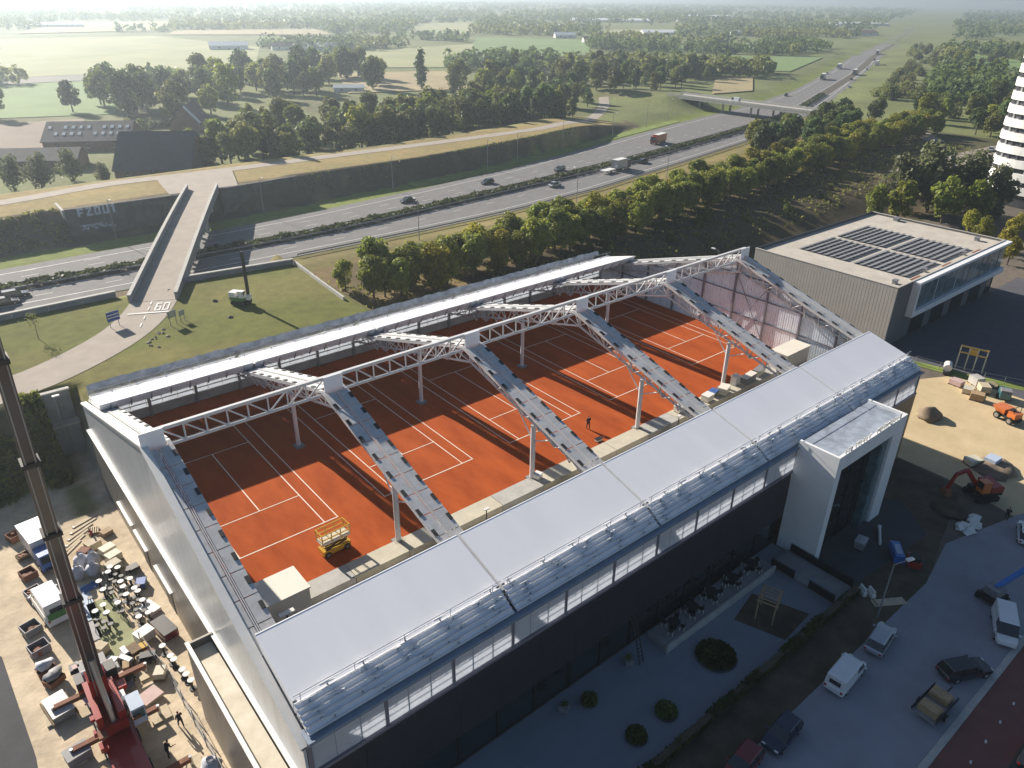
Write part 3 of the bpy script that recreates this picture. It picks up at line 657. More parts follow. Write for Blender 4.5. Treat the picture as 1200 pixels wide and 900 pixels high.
# far side wall
pbox('plinth', hall, 'concrete', X0, X1, YF + 0.02, YF + 0.4, -0.6, 1.15)
n = 45; dx = (X1 - X0) / n
for i in range(n):
    pbox('wall_sheet', hall, 'poly_band', X0 + dx * i + 0.03, X0 + dx * (i + 1) - 0.03, YF + 0.16, YF + 0.22, 1.16, 3.55)
for i in range(16):
    x = X0 + 0.3 + i * 5.36; pbox('wall_post', hall, 'metal_post', x - .16, x + .16, YF - 0.30, YF + 0.01, 0, 3.4)
for z in (1.7, 2.6): pbox('wall_rail', hall, 'metal_post', X0, X1, YF - 0.02, YF + 0.10, z, z + .1)
pbox('outer_wall', hall, 'wall_lower', X0 - .5, X1, YF + 0.45, YF + 0.7, YARD - .2, 1.1)
pbox('gutter', hall, 'alu_dull', X0, X1, YF + 0.3, YF + 1.5, 3.58, 3.8)
b = B(); rr = random.Random(2)                                   # crumpled foil laid over the far gutter
nx = 150
for i in range(nx + 1):
    x = X0 + (X1 - X0) * i / nx
    for y, z in ((YF + .5, 4.9), (YF + 1.0, 5.45), (YF + 1.5, 4.9), (YF + 1.9, 3.7)): b.v.append((x, y + rr.uniform(-.06, .06), z + rr.uniform(-.08, .10)))
for i in range(nx):
    for j in range(3): b.f.append((i * 4 + j, (i + 1) * 4 + j, (i + 1) * 4 + j + 1, i * 4 + j + 1)); b.mi.append(0)
b.obj('gutter_foil', 'foil', hall, world=True)
# sliding roof: nested panels parked at both eaves
def stack(s, ytop, yend, ztop, layers, lower):
    for k in range(5):
        xa, xb = TX[k] + 0.15, TX[k + 1] - 0.15
        if k == 0: xa = X0 - 0.35
        if k == 4: xb = X1 + 0.25
        for i in range(layers):
            y0, y1 = ytop + s * lower * i * 0.5, yend + s * lower * i
            z0 = ztop - 0.19 * i; z1 = z0 - 0.27 * abs(y1 - y0) + (0.02 * i)
            p = pbar('roof_panel', hall, 'poly_panel', ((xa + xb) / 2, y0, z0), ((xa + xb) / 2, y1, z1), (xb - xa) / 2, 'box', 0.05)
            pbar('edge_rail', p, 'rail_white', (xa, y1 + s * .03, z1 - .02), (xb, y1 + s * .03, z1 - .02), 0.05, 'box', 0.09)
            pbar('edge_rail', p, 'rail_white', (xa, y0 - s * .04, z0 - .03), (xb, y0 - s * .04, z0 - .03), 0.05, 'box', 0.10)
            bb = B(); rr = random.Random(k * 31 + i)
            pbar('slide_rail', p, 'rail_white', (xa + .1, y1 - s * .08, z1 + .34), (xb - .1, y1 - s * .08, z1 + .34), 0.03)
            for j in range(5):
                x = xa + (xb - xa) * (j + 0.5 + rr.uniform(-.3, .3)) / 5; w = rr.uniform(0.25, 0.6)
                pbar('bracket', p, 'rail_white', (x - w, y1 - s * 0.08, z1 + 0.30), (x + w, y1 - s * rr.uniform(-.04, .2), z1 + 0.27 + rr.uniform(-.1, .1)), 0.045, 'box', 0.05)
                pbar('bracket', p, 'alu_dull', (x, y1 - s * .08, z1), (x, y1 - s * .08, z1 + .3), 0.05, 'box')
        if k < 4: pbar('seam_cover', hall, 'deck_grey', (TX[k + 1], ytop - s * .1, ztop - .12), (TX[k + 1], yend + s * .2, ztop - .27 * abs(yend - ytop) - .18), 0.28, 'box', 0.03)
        for j in range(5):
            x = xa + (xb - xa) * (j + 0.12) / 4.3
            pbar('rail_post', hall, 'alu_dull', (x, yend, ztop - .27 * abs(yend - ytop)), (x, yend + s * .1, ztop - .27 * abs(yend - ytop) + 0.75), 0.03)
        pbar('hand_rail', hall, 'alu_dull', (xa, yend + s * .1, ztop - .27 * abs(yend - ytop) + .75), (xb, yend + s * .1, ztop - .27 * abs(yend - ytop) + .75), 0.03)
        for j in range(8):                                       # lattice on the inner face
            x = xa + (xb - xa) * (j + .5) / 8; yt = ytop - s * .06
            pbar('face_strut', hall, 'alu_dull', (x, yt, ztop - .02), (x, yt + s * lower * .5 * (layers - 1), ztop - .19 * (layers - 1) - .25), 0.06, 'box')
            pbar('face_strut', hall, 'rail_white', (x, yt, ztop - .05), (x + (xb - xa) / 16, yt + s * lower * .5 * (layers - 1), ztop - .19 * (layers - 1) - .2), 0.035)
        for i in range(layers):                                  # carriage frames at the bay ends
            for x in (xa + .12, xb - .12):
                y1 = yend + s * lower * i; z1 = ztop - .19 * i - 0.27 * abs(y1 - ytop)
                pbar('carriage', hall, 'black_metal', (x, y1 - s * .1, z1 - .5), (x, y1 - s * .1, z1 + .1), 0.06, 'box', 0.12)
stack(-1, -28.3, -33.7, 6.85, 6, 0.34)
stack(1, 12.0, 17.6, 6.55, 6, 0.30)
pbox('gutter', hall, 'gutter_blue', X0 - .6, X1 + .2, YN - 0.30, YN + 0.9, 4.02, 4.12)
pbox('gutter_edge', hall, 'gutter_blue', X0 - .6, X1 + .2, YN - 0.42, YN - 0.31, 3.96, 4.22)
pbox('gutter_sill', hall, 'black_metal', X0 - .6, X1 + .2, YN - 0.24, YN - 0.02, 3.86, 4.0)
# near facade: translucent band above dark cladding
n = 45; dx = (X1 - X0 + .6) / n
for i in range(n):
    pbox('band_sheet', hall, 'poly_band', X0 - .6 + dx * i + 0.03, X0 - .6 + dx * (i + 1) - 0.03, YN - 0.05, YN, 1.25, 3.86)
for i in range(46): pbox('band_mullion', hall, 'alu_dull', X0 - .6 + dx * i - .045, X0 - .6 + dx * i + .045, YN - 0.049, YN + 0.03, 1.25, 3.86)
for i in range(16):
    x = X0 - .5 + i * 5.42; pbox('band_post', hall, 'stud', x - .12, x + .12, YN - 0.14, YN - 0.052, 1.25, 3.86)
for z in (1.9, 2.5): pbox('band_rail', hall, 'metal_post', X0, X1, YN + 0.05, YN + 0.15, z, z + .07)
pbox('band_sill', hall, 'stud', X0 - .6, X1 + .1, YN - 0.25, YN + 0.1, 1.0, 1.24)
n = 14; dx = (45.2 - (X0 - .75)) / n
for i in range(n):
    xa = X0 - .75 + dx * i
    pbox('facade_panel', hall, 'dark_clad', xa + .015, xa + dx - .015, YN - 0.2, YN, -4.6, 0.99)
    pbox('shop_window', hall, 'glass_dark', xa + .10, xa + dx - .10, YN + 0.35, YN + 0.42, YARD, -4.75)
    pbox('mullion', hall, 'black_metal', xa - .09, xa + .09, YN + 0.25, YN + 0.48, YARD, -4.62)
pbox('facade_panel', hall, 'dark_clad', X0 - .75, X0 - .55, YN - .2, YN + .5, YARD, -4.62)
n = 4; dx = (X1 + .15 - 59.4) / n
for i in range(n): pbox('facade_panel', hall, 'brown_clad', 59.4 + dx * i + .015, 59.4 + dx * (i + 1) - .015, YN - 0.2, YN, YARD - .2, 0.99)
# entrance portal
po = link('portal', B().box(45.2, 46.2, -40.2, -35.82, YARD, 4.62).box(56.9, 59.3, -40.2, -35.82, YARD, 4.62).box(46.2, 56.9, -40.2, -35.82, 3.2, 4.62).mesh('portal', 'portal_white'), hall, Matrix())
pbox('portal_roof', po, 'portal_roof', 45.5, 59.0, -39.9, -35.83, 4.63, 4.68)
for (xa, xb, ya, yb_) in ((45.2, 45.5, -40.2, -35.85), (59.0, 59.3, -40.2, -35.85), (45.5, 59.0, -40.2, -39.9)): pbox('parapet', po, 'portal_white', xa, xb, ya, yb_, 4.63, 4.98)
for i in range(4):
    for j in range(4):
        pbox('pane', po, 'glass_dark', 46.25 + i * 2.66, 46.25 + i * 2.66 + 2.56, -39.0, -38.94, YARD + .05 + j * 2.9, YARD + .05 + j * 2.9 + 2.82)
for i in range(5): pbox('mullion', po, 'black_metal', 46.2 + i * 2.66 - .05, 46.2 + i * 2.66 + .05, -39.1, -38.9, YARD, 3.2)
for j in range(1, 4): pbox('transom', po, 'black_metal', 46.2, 56.9, -39.08, -38.92, YARD + j * 2.9 - .05, YARD + j * 2.9 + .03)
pbox('reveal', po, 'glass_teal', 55.3, 56.88, -39.9, -39.0, YARD, 3.19)
b = B(); rr = random.Random(6); x = 46.4                          # raised sign on the parapet, not legible from the air
while x < 57.6:
    w = rr.uniform(.22, .5)
    if rr.random() < 0.86:
        h = rr.uniform(.45, .62); b.box(x, x + .11, -40.14, -40.02, 4.98, 4.98 + h)
        b.box(x + .11, x + w, -40.14, -40.02, 4.98 + h * rr.choice((0, .45, .8)), 4.98 + h * rr.choice((0.2, .62, 1.0)) + .02)
    x += w + .13
tag(b.obj('sign_letters', 'cap_white', po, world=True), kind='stuff')
# rooms standing on the hall floor
def room(label, x0, x1, y0, y1, z1):
    t = thing('site_room', label, 'room', ((x0 + x1) / 2, (y0 + y1) / 2, -0.9 if y0 < -20 else 0))
    pbox('wall', t, 'box_cream', x0 + .08, x1 - .08, y0 + .08, y1 - .08, -0.94, z1 - 0.14)
    pbox('roof', t, 'box_cream', x0, x1, y0, y1, z1 - 0.14, z1)
    pbox('door', t, 'stud', x0 + 1.0, x0 + 1.9, y1 - .07, y1 - .04, 0.23, 2.2)
room('white flat-roofed room standing beside the left end wall inside the hall', -5.7, -1.9, -21.9, -18.75, 2.7)
room('cream flat-roofed room standing beside the ribbed right end wall inside the hall', 66.6, 72.3, -21.4, -18.75, 2.7)

# ---------------------------------------------------------------- yards round the hall
sheet('sand_yard', [(73.2, -33.5), (73.2, -42), (71, -52), (80, -62), (112, -58), (104, -30), (96, -26)], YARD + 0.02, 'sand')
sheet('paved_yard', [(X0 - .8, -45.2), (45.0, -45.2), (45.0, -35.4), (X0 - .8, -35.4)], YARD + 0.03, 'yard_tiles')
sheet('dirt_strip', [(X0 - 8, -49.2), (52, -49.2), (60, -47), (72.8, -44), (72.8, -35.4), (45.2, -35.4), (45.2, -45.0), (X0 - 8, -45.0)], YARD + 0.02, 'mud')
sheet('street', [(X0 - 12, -58.0), (52, -58.0), (75, -60.5), (90, -64), (90, -58), (72, -50.5), (60, -47.5), (52, -49.0), (X0 - 12, -49.0)], YARD + 0.028, 'pavers')
sheet('red_path', [(X0 - 12, -62.5), (62, -62.5), (62, -58.6), (X0 - 12, -58.6)], YARD + 0.03, 'red_path')
sheet('pavement', [(X0 - 12, -58.58), (62, -58.58), (62, -58.02), (X0 - 12, -58.02)], YARD + 0.05, 'concrete')
sheet('street', [(X0 - 12, -70), (80, -70), (80, -62.6), (X0 - 12, -62.6)], YARD + 0.02, 'ground_dark')
sheet('forecourt', [(45.3, -44.5), (60, -45.5), (64, -40.5), (59.6, -36), (45.3, -40.3)], YARD + 0.034, 'ground_dark')
sheet('ground_surface', [(-24.2, -40), (-22.6, -14), (-23.0, -1), (-26, 5), (-60, 5), (-60, -40)], YARD + 0.03, 'ground_dark')  # dark grey sheet with a bent edge, left of the sandy yard
for i in range(10):                                              # white studs on the red path
    tag(B().cbox((25.4 + i * 2.9, -60.5, YARD + 0.031), 0.35, 0.16, 0.03, 0.2).obj('path_stud', 'paint_white'), 'small white painted stud block on the red cycle path', 'stud', 'studs on the red path')
# school with the solar roof
gs = tag(B().poly([(104, -55, 0), (165, -55, 0), (165, -17.9, 0), (104, -17.9, 0)]).obj('playground', 'play_tiles'), kind='structure'); gs.location.z = YARD + 0.03; WM[gs] = Matrix()
sx0, sx1, sy0, sy1, sz = 105.2, 150.0, -17.6, 9.9, 2.0
sch = thing('school_building', 'low flat-roofed building with solar panels and beige ribbed cladding', 'building', (127, -4, YARD))
n = 48; dy = (sy1 - sy0) / n
for i in range(n): pbox('cladding_panel', sch, 'clad_tan', sx0, sx0 + .25, sy0 + dy * i + .02, sy0 + dy * (i + 1) - .02, YARD - .2, sz + 0.35)
n = 30; dx = (sx1 - sx0) / n
pbox('core', sch, 'clad_grey', sx0 + .26, sx1 - .26, sy0 + 0.6, sy1 - .26, YARD - .2, sz - .3)
for i in range(n):
    pbox('cladding_panel', sch, 'clad_grey', sx0 + dx * i + .02, sx0 + dx * (i + 1) - .02, sy1 - .25, sy1, YARD - .2, sz + .35)
    if i < 4: pbox('cladding_panel', sch, 'clad_grey', sx0 + dx * i + .27, sx0 + dx * (i + 1) - .02 + .25 * (i < 3), sy0, sy0 + .25, YARD - .2, sz + .35)
pbox('end_wall', sch, 'clad_grey', sx1 - .25, sx1, sy0, sy1 - .26, YARD - .2, sz + .35)
pbox('roof', sch, 'roof_gravel', sx0 + .26, sx1 - .26, sy0 + .26, sy1 - .26, sz - .28, sz)
for (a_, b_, c_, d_) in ((sx0 - .05, sx0 + .3, sy0 - .05, sy1 + .05), (sx1 - .3, sx1 + .05, sy0 - .05, sy1 + .05)): pbox('coping', sch, 'clad_tan', a_, b_, c_, d_, sz + .36, sz + .46)
pbox('coping', sch, 'black_metal', sx0 + .31, sx1 - .31, sy1 - .3, sy1 + .05, sz + .36, sz + .5); pbox('coping', sch, 'clad_tan', sx0 + .31, sx1 - .31, sy0 - .05, sy0 + .3, sz + .36, sz + .46)
# white framed window storey on the playground side
fx0 = sx0 + 5.6
pbox('window_frame', sch, 'portal_white', fx0, sx1 + .4, sy0 - 1.2, sy0 + .24, sz - .15, sz + .33); pbox('window_frame', sch, 'portal_white', fx0, sx1 + .4, sy0 - 1.2, sy0 + .24, -4.0, -3.0)
pbox('window_frame', sch, 'portal_white', fx0, fx0 + .6, sy0 - 1.2, sy0 + .24, -3.0, sz - .15)
n = 14; dx = (sx1 - fx0 - .8) / n
for i in range(n):
    xa = fx0 + .7 + dx * i
    pbox('window', sch, 'glass_teal', xa + .04, xa + dx - .04, sy0 - .55, sy0 - .48, -2.98, sz - .17); pbox('mullion', sch, 'portal_white' if i % 3 == 0 else 'metal_post', xa - .04, xa + .04, sy0 - .62, sy0 - .44, -2.99, sz - .16)
    pbox('ground_floor_panel', sch, 'glass_dark' if i % 3 else 'clad_grey', xa + .03, xa + dx - .03, sy0 + .1, sy0 + .2, YARD, -4.02)
for (bx, by) in ((112.6, -4.3), (112.6, -15.3), (126.4, -4.3), (126.4, -15.3)):              # four solar blocks, 8 rows of 9
    for i in range(9):
        for j in range(8):
            x, y = bx + 1.39 * i, by + 1.25 * j
            pbar('solar_panel', sch, 'solar', (x + .67, y, sz + .34), (x + .67, y + .84, sz + .12), 0.66, 'box', 0.03)
for (x, y, w) in ((107.6, -16, .9), (146, -14, 1.0), (147.5, 3, 1.4), (118, -16.2, .8), (134, -16.3, .8)):
    v_ = pbox('roof_vent', sch, 'metal_post', x, x + w, y, y + w * .7, sz, sz + .6); pbox('vent_cap', v_, 'stud', x - .1, x + w + .1, y - .1, y + w * .7 + .1, sz + .6, sz + .7)
for (x, y) in ((112, -16.9), (124, -17.0), (137, -17.0)): pbox('roof_mat', sch, 'rust', x, x + 3.4, y, y + .5, sz, sz + .12)
pbox('door', sch, 'rust', sx0 - .04, sx0 - .002, -10.2, -7.2, YARD + .6, YARD + 2.0)
# white office tower
tw = thing('office_tower', 'tall white curved office tower ringed with dark window bands', 'tower', (245.5, -9.5, YARD))
cx, cy, ra, rb = 245.5, -9.5, 15.0, 28.0; NS = 72
def ring(r0, z0, z1, nm, m, parent=None, seg=1):
    sg = lambda a: math.copysign(abs(a) ** 0.55, a)
    pts = [(cx + (ra + r0) * sg(math.cos(2 * math.pi * i / NS)), cy + (rb + r0) * sg(math.sin(2 * math.pi * i / NS))) for i in range(NS)]
    return B().prism(pts, 'z', z0, z1).obj(nm, m, tw, world=True)
ring(-.6, YARD, 33.5, 'core', 'tower_glass')
for k in range(11):
    zb_ = YARD + 3.6 + k * 3.55; o = ring(0.25, zb_, zb_ + 2.15, 'spandrel', 'tower_white')
    for i in range(NS):
        t0 = 2 * math.pi * (i + .5) / NS
        sg = lambda a: math.copysign(abs(a) ** 0.55, a); mx_, my_ = cx + (ra - .3) * sg(math.cos(t0)), cy + (rb - .3) * sg(math.sin(t0))
        if math.cos(t0) < 0.1 and i % 2: pbox('mullion', o, 'tower_white' if i % 6 == 1 else 'stud', mx_ - .18, mx_ + .18, my_ - .18, my_ + .18, zb_ + 2.15, zb_ + 3.55)
ring(0.5, 33.5, 34.6, 'parapet', 'tower_white')

# ---------------------------------------------------------------- farm and far buildings
def house(label, x, y, rz, L, W, he, hr, roofm, wallm, name='farm_building', skylights=0, cat='building', windows=3, chimney=False, z=None, group=None):
    z = H(x, y) if z is None else z
    t = thing(name, label, cat, (x, y, z), rz, group)
    B().box(-L / 2, L / 2, -W / 2, W / 2, -0.4, he).prism([(-W / 2, he), (W / 2, he), (0, hr)], 'x', -L / 2, L / 2).obj('wall', wallm, t)
    r = None
    for s in (-1, 1):
        b = B(); o = .5; e = (hr - he) / (W / 2)
        b.hexa([(-L / 2 - o, s * (W / 2 + o), he - o * e + .02), (L / 2 + o, s * (W / 2 + o), he - o * e + .02), (L / 2 + o, 0, hr + .02), (-L / 2 - o, 0, hr + .02), (-L / 2 - o, s * (W / 2 + o), he - o * e + .24), (L / 2 + o, s * (W / 2 + o), he - o * e + .24), (L / 2 + o, 0, hr + .24), (-L / 2 - o, 0, hr + .24)])
        r = b.obj('roof', roofm, t)
        if skylights and s == -1:
            for i in range(skylights):
                for j in (.35, .68):
                    if (i * 7 + int(j * 10)) % 5 == 3: continue
                    xx = -L / 2 + L * (i + .5) / skylights; yy_ = -W / 2 * (1 - j); zz = he + (hr - he) * j
                    dz_ = (hr - he) / (W / 2) * .7; B().hexa([(xx - .5, yy_ - .7, zz - dz_ + .2), (xx + .5, yy_ - .7, zz - dz_ + .2), (xx + .5, yy_ + .7, zz + dz_ + .2), (xx - .5, yy_ + .7, zz + dz_ + .2), (xx - .5, yy_ - .7, zz - dz_ + .34), (xx + .5, yy_ - .7, zz - dz_ + .34), (xx + .5, yy_ + .7, zz + dz_ + .34), (xx - .5, yy_ + .7, zz + dz_ + .34)]).obj('skylight', 'skylight', r)
    if chimney: B().cbox((L * .2, 0, hr - .6), .9, .9, 1.7).obj('chimney', 'brick', r)
    for i in range(windows):
        xx = -L / 2 + L * (i + .5) / windows
        w = B().box(xx - .7, xx + .7, -W / 2 - .06, -W / 2 - .01, he * .35, he * .8).obj('window', 'glass_dark', t)
        B().box(xx - .8, xx + .8, -W / 2 - .1, -W / 2 - .01, he * .3, he * .35).obj('sill', 'cap_white', w)
    B().box(-.8, .8, -W / 2 - .07, -W / 2 - .012, 0, min(2.3, he * .34)).obj('door', 'wood_dark', t)
    return t
house('large dark hipped barn roof beside the service road', 47.5, 180, R(-31), 21, 24, 2.4, 11.0, 'barn_roof', 'brick', 'barn', 0, 'barn')
house('long grey-brown barn roof dotted with white skylights', 41, 234, R(-28), 27, 20, 3.2, 8.0, 'barn_roof2', 'brick', 'barn', 11, 'barn')
house('low grey barn with a plain roof behind the round willows', 16, 206, R(-28), 30, 12, 3.0, 5.6, 'barn_roof2', 'brick', 'barn', 0, 'barn')
FH = house('farmhouse with steep reddish tiled roof and white roof strip', 79, 249, R(55), 15, 11, 3.4, 9.5, 'tile_red', 'brick', 'farmhouse', 0, 'house', 4, True)
B().hexa([(-7.8, -5.6, 3.4), (-6.2, -5.6, 3.4), (-6.2, -.4, 9.2), (-7.8, -.4, 9.2), (-7.8, -5.9, 3.8), (-6.2, -5.9, 3.8), (-6.2, -.6, 9.75), (-7.8, -.6, 9.75)]).obj('roof_strip', 'cap_white', FH)
house('white low shed standing at the edge of the tan field', 192, 330, R(-30), 16, 6, 2.2, 3.4, 'skylight', 'cap_white', 'shed', 0, 'shed', 2)
for i, (x, y, L, rz) in enumerate([(262, 690, 34, -20), (305, 660, 26, -20), (330, 640, 30, -25), (350, 430, 24, -10), (372, 455, 18, 10), (860, 950, 90, -35), (1250, 1150, 160, -38), (1500, 1060, 190, -40), (1750, 1300, 150, -42), (700, 700, 26, -30), (660, 610, 22, -30), (890, 700, 60, -35), (1000, 640, 40, -30), (1180, 560, 50, -25), (230, 1240, 60, -10), (1620, 800, 120, -25)]):
    lab_ = ['long', 'low', 'small', 'broad'][i % 4] + (' red-roofed' if i % 3 == 1 else ' pale-roofed') + ' building ' + ['at the edge of the pale field', 'among far trees', 'beside the far woods', 'beyond the green field'][(i // 4) % 4]
    house(lab_, x, y, R(rz), L, L * .35 + 4, 3.5, 6.5, 'skylight' if i % 3 != 1 else 'tile_red', 'cap_white', 'far_building', 0, 'building', 2, False, None, 'far sheds and houses')

# ---------------------------------------------------------------- vegetation
def crown_mesh(name, lobes, nleaf, size, seed, m):
    r = np.random.default_rng(seed); lob = np.array(lobes, float); w = (lob[:, 3] * lob[:, 4] * lob[:, 5]) ** 0.66; w /= w.sum()
    k = r.choice(len(lob), nleaf, p=w); d = r.normal(size=(nleaf, 3)); d /= np.linalg.norm(d, axis=1)[:, None]
    rad = np.where(r.random(nleaf) < 0.82, r.uniform(0.80, 1.08, nleaf), r.uniform(0.2, 0.8, nleaf))
    p = lob[k, :3] + d * lob[k, 3:6] * rad[:, None]
    v, q = leafquads(p, size, r, d); return meshnp(name, v, q, m)
def lobes_for(kind, rnd):
    L = []
    if kind == 'round':                                          # unit: 10 m tall
        L.append((0, 0, 5.6, 2.3, 2.3, 3.3))
        for i in range(18):
            t = rnd.uniform(0, 6.28); u = rnd.uniform(-1.0, 1.0) if i % 3 else rnd.uniform(-.2, 1.05); c = math.sqrt(max(0, 1 - u * u)); s = rnd.uniform(.85, 1.5)
            L.append((2.25 * c * math.cos(t), 2.25 * c * math.sin(t) * rnd.uniform(.8, 1.25), 5.5 + 3.5 * u, s, s, s * .95))
    elif kind == 'slim':
        for i in range(14):
            u = i / 13; w = .55 + 1.15 * math.sin(math.pi * (0.12 + .82 * u)) * (1 - .35 * u); t = rnd.uniform(0, 6.28)
            L.append((.35 * w * math.cos(t), .35 * w * math.sin(t), 1.4 + 8.2 * u, w, w, 1.0))
    elif kind == 'pine':
        for i in range(18):
            u = rnd.uniform(0, 1); w = 2.9 * (1 - u) ** .6 * rnd.uniform(.5, 1); t = rnd.uniform(0, 6.28)
            L.append((w * .7 * math.cos(t), w * .7 * math.sin(t), 3.0 + 6.2 * u, 1.0 + .5 * (1 - u), 1.0 + .5 * (1 - u), .9))
    elif kind == 'bush':
        for i in range(10):
            t = rnd.uniform(0, 6.28); w = rnd.uniform(0, 3.2); s = rnd.uniform(1.2, 2.2)
            L.append((w * math.cos(t), w * math.sin(t), rnd.uniform(1.2, 4.6) * (1 - w / 7), s, s, s))
    elif kind == 'willow':
        for i in range(22):
            t = rnd.uniform(0, 6.28); w = rnd.uniform(.5, 3.4); s = rnd.uniform(1.0, 1.9)
            L.append((w * math.cos(t), w * math.sin(t), rnd.uniform(1.6, 8.6) * (1 - (w / 6) ** 2), s * .8, s * .8, s * 1.2))
    return L
TREES = {}
def tree_proto(kind, m, nleaf, size, seed, name):
    rnd = random.Random(seed); root = thing(name, 'x', 'tree')
    b = B(); h = 1.6 if kind == 'bush' else 6.0
    b.tube((0, 0, -.3), (.1, .05, h * .5), .26, .2, 7, True).tube((.1, .05, h * .5), (0, .1, h), .2, .1, 7, True)
    for i in range(5):
        t = i * 1.26 + rnd.random(); z = h * (.5 + .09 * i); b.tube((.05, .05, z), (1.7 * math.cos(t), 1.7 * math.sin(t), z + 1.5), .09, .03, 5, False)
    b.obj('trunk', 'bark', root)
    link('crown', crown_mesh('crown', lobes_for(kind, rnd), nleaf, size, seed, m), root)
    return root
def protos(key, kind, m, nleaf, size, count, name):
    TREES[key] = [[tree_proto(kind, m, nleaf, size, 17 * i + len(TREES) * 101, name), False] for i in range(count)]
protos('row', 'round', 'leaf_green', 3000, .42, 4, 'roadside_tree'); protos('row_y', 'round', 'leaf_yellow', 3000, .42, 2, 'roadside_tree')
protos('dark', 'round', 'leaf_dark', 1500, .62, 3, 'broadleaf_tree'); protos('olive', 'round', 'leaf_olive', 1500, .6, 3, 'broadleaf_tree')
protos('mid', 'round', 'leaf_green', 1500, .6, 3, 'broadleaf_tree'); protos('slim', 'slim', 'leaf_dark', 700, .6, 2, 'poplar_tree')
protos('slim_o', 'slim', 'leaf_olive', 700, .6, 2, 'poplar_tree'); protos('pine', 'pine', 'leaf_dark', 900, .62, 3, 'pine_tree')
protos('bush', 'bush', 'leaf_olive', 700, .6, 3, 'shrub'); protos('willow', 'willow', 'leaf_willow', 2200, .5, 2, 'willow_tree'); protos('yellow', 'round', 'leaf_yellow', 1400, .5, 2, 'young_tree')
TR = random.Random(5)
def tree(key, x, y, s, label, group=None, z=None, cat=None):
    e = TR.choice(TREES[key])
    z = H(x, y) if z is None else z
    if not e[1]:
        o = e[0]; e[1] = True; place(o, (x, y, z), TR.uniform(0, 6.28), s); o['label'] = label
        if group: o['group'] = group
    else: o = copy_thing(e[0], (x, y, z), TR.uniform(0, 6.28), s, label, group)
    if not group and 'group' in o: del o['group']
    if cat: o['category'] = cat
    return o
# long double row beside the motorway
ROW = [(44, 51.5), (62, 52.5), (100, 54), (150, 60), (200, 66), (260, 74), (322, 78)]
xs = 46.0; k = 0
while xs < 322:
    y = interp(xs, ROW)
    for row, off in ((0, -0.5), (1, -8.0), (0, -4.2)):
        if row == 1 and xs < 49: continue
        key = 'row_y' if TR.random() < .27 else 'row'; side = ('on the motorway side', 'on the hall side')[row]
        tree(key, xs + TR.uniform(-1.3, 1.3) + row * 2.6, y + off + TR.uniform(-1, 1), TR.uniform(.70, 1.02), ('leafy tree turning yellow ' if key == 'row_y' else 'green leafy tree ') + side + ' of the long double row', ('yellowing trees ' if key == 'row_y' else 'green trees ') + side + ' of the long row')
    xs += 5.0 + xs * 0.004; k += 1
for (x, y, s) in ((41, 53.5, .62), (43.5, 47.5, .8), (47.5, 44.5, .75)): tree('row', x, y, s, 'low bushy green tree at the open end of the long row', 'small trees at the end of the row')
for i in range(32):                                              # dark clump between the row and the motorway
    x = TR.uniform(215, 335); y = interp(x, HN) - TR.uniform(12, 34) ; tree(TR.choice(['dark', 'olive', 'dark']), x, y, TR.uniform(.8, 1.25), 'dark round tree in the clump between the motorway and the long row', 'dark clump trees')
# undergrowth in front of the row: low shrubs
for i in range(46):
    x = TR.uniform(70, 290); y = interp(x, ROW) - TR.uniform(9, 26); tree('bush', x, y, TR.uniform(.22, .42), 'low brownish shrub in the shaded ground before the long row', 'shrubs in the shade')
# wood behind the service road
KN = {'dark': 'dark round', 'olive': 'olive-brown', 'mid': 'fresh green', 'bush': 'low bushy', 'slim_o': 'slim olive', 'pine': 'dark pointed', 'slim': 'slim dark'}
for i in range(120):
    u = TR.random(); x = 66 + 160 * u; yb_ = 166 + 18 * u + 44 * TR.random() ** 1.5
    key = TR.choice(['dark', 'olive', 'mid', 'bush', 'slim_o', 'olive', 'dark']); tree(key, x + TR.uniform(-3, 3), yb_, TR.uniform(.95, 1.5) * (1.25 if key == 'bush' else 1), KN[key] + ' tree in the mixed wood behind the service road', KN[key] + ' trees of the mixed wood')
tree('slim', 232, 318, 2.05, 'tall dark columnar poplar rising above the mixed wood', None); tree('slim', 190, 390, 1.7, 'slender dark poplar behind the white shed', None)
tree('dark', 207, 330, 1.75, 'big round dark tree standing beside the tall columnar poplar')
for (x, y, k_, s) in ((246, 300, 'olive', 1.7), (258, 288, 'mid', 1.7), (250, 280, 'slim_o', 1.6), (240, 270, 'mid', 1.5), (262, 270, 'dark', 1.5), (228, 282, 'slim_o', 1.4), (236, 292, 'olive', 1.5), (250, 258, 'mid', 1.4), (276, 300, 'dark', 1.5), (266, 255, 'olive', 1.2)):
    tree(k_, x, y, s, 'tall mixed tree grouped round the foot of the columnar poplar', 'trees round the poplar')
tree('pine', 300, 318, 1.9, 'dark pointed conifer at the track through the wood')
for i in range(90):
    u = TR.random(); x = 240 + 215 * u; y = 200 + 62 * u + TR.uniform(2, 95)
    if abs(x - 304) < 20 and y < 222: continue
    key = TR.choice(['pine', 'pine', 'olive', 'dark']); tree(key, x, y, TR.uniform(.9, 1.5), KN[key] + ' tree in the wood beside the viaduct approach', KN[key] + ' trees by the viaduct')
for i in range(62):                                              # round the farm and along the lane
    x = TR.uniform(62, 235); y = 290 + (x - 66) * .55 + TR.uniform(-30, 62)
    if 183 < x < 203 and 318 < y < 344: continue
    key = TR.choice(['dark', 'dark', 'olive', 'mid']); tree(key, x, y, TR.uniform(1.1, 2.0), KN[key] + ' leafy tree in the belt behind the farmhouse', KN[key] + ' trees behind the farmhouse')
for (x, y, s) in ((7, 176, .95), (13, 172, 1.0), (22, 178, .95), (-2, 181, .9), (28, 168, .6)): tree('willow', x, y, s, 'round grey-green willow between the service road and the low barn', 'round willows by the barn')
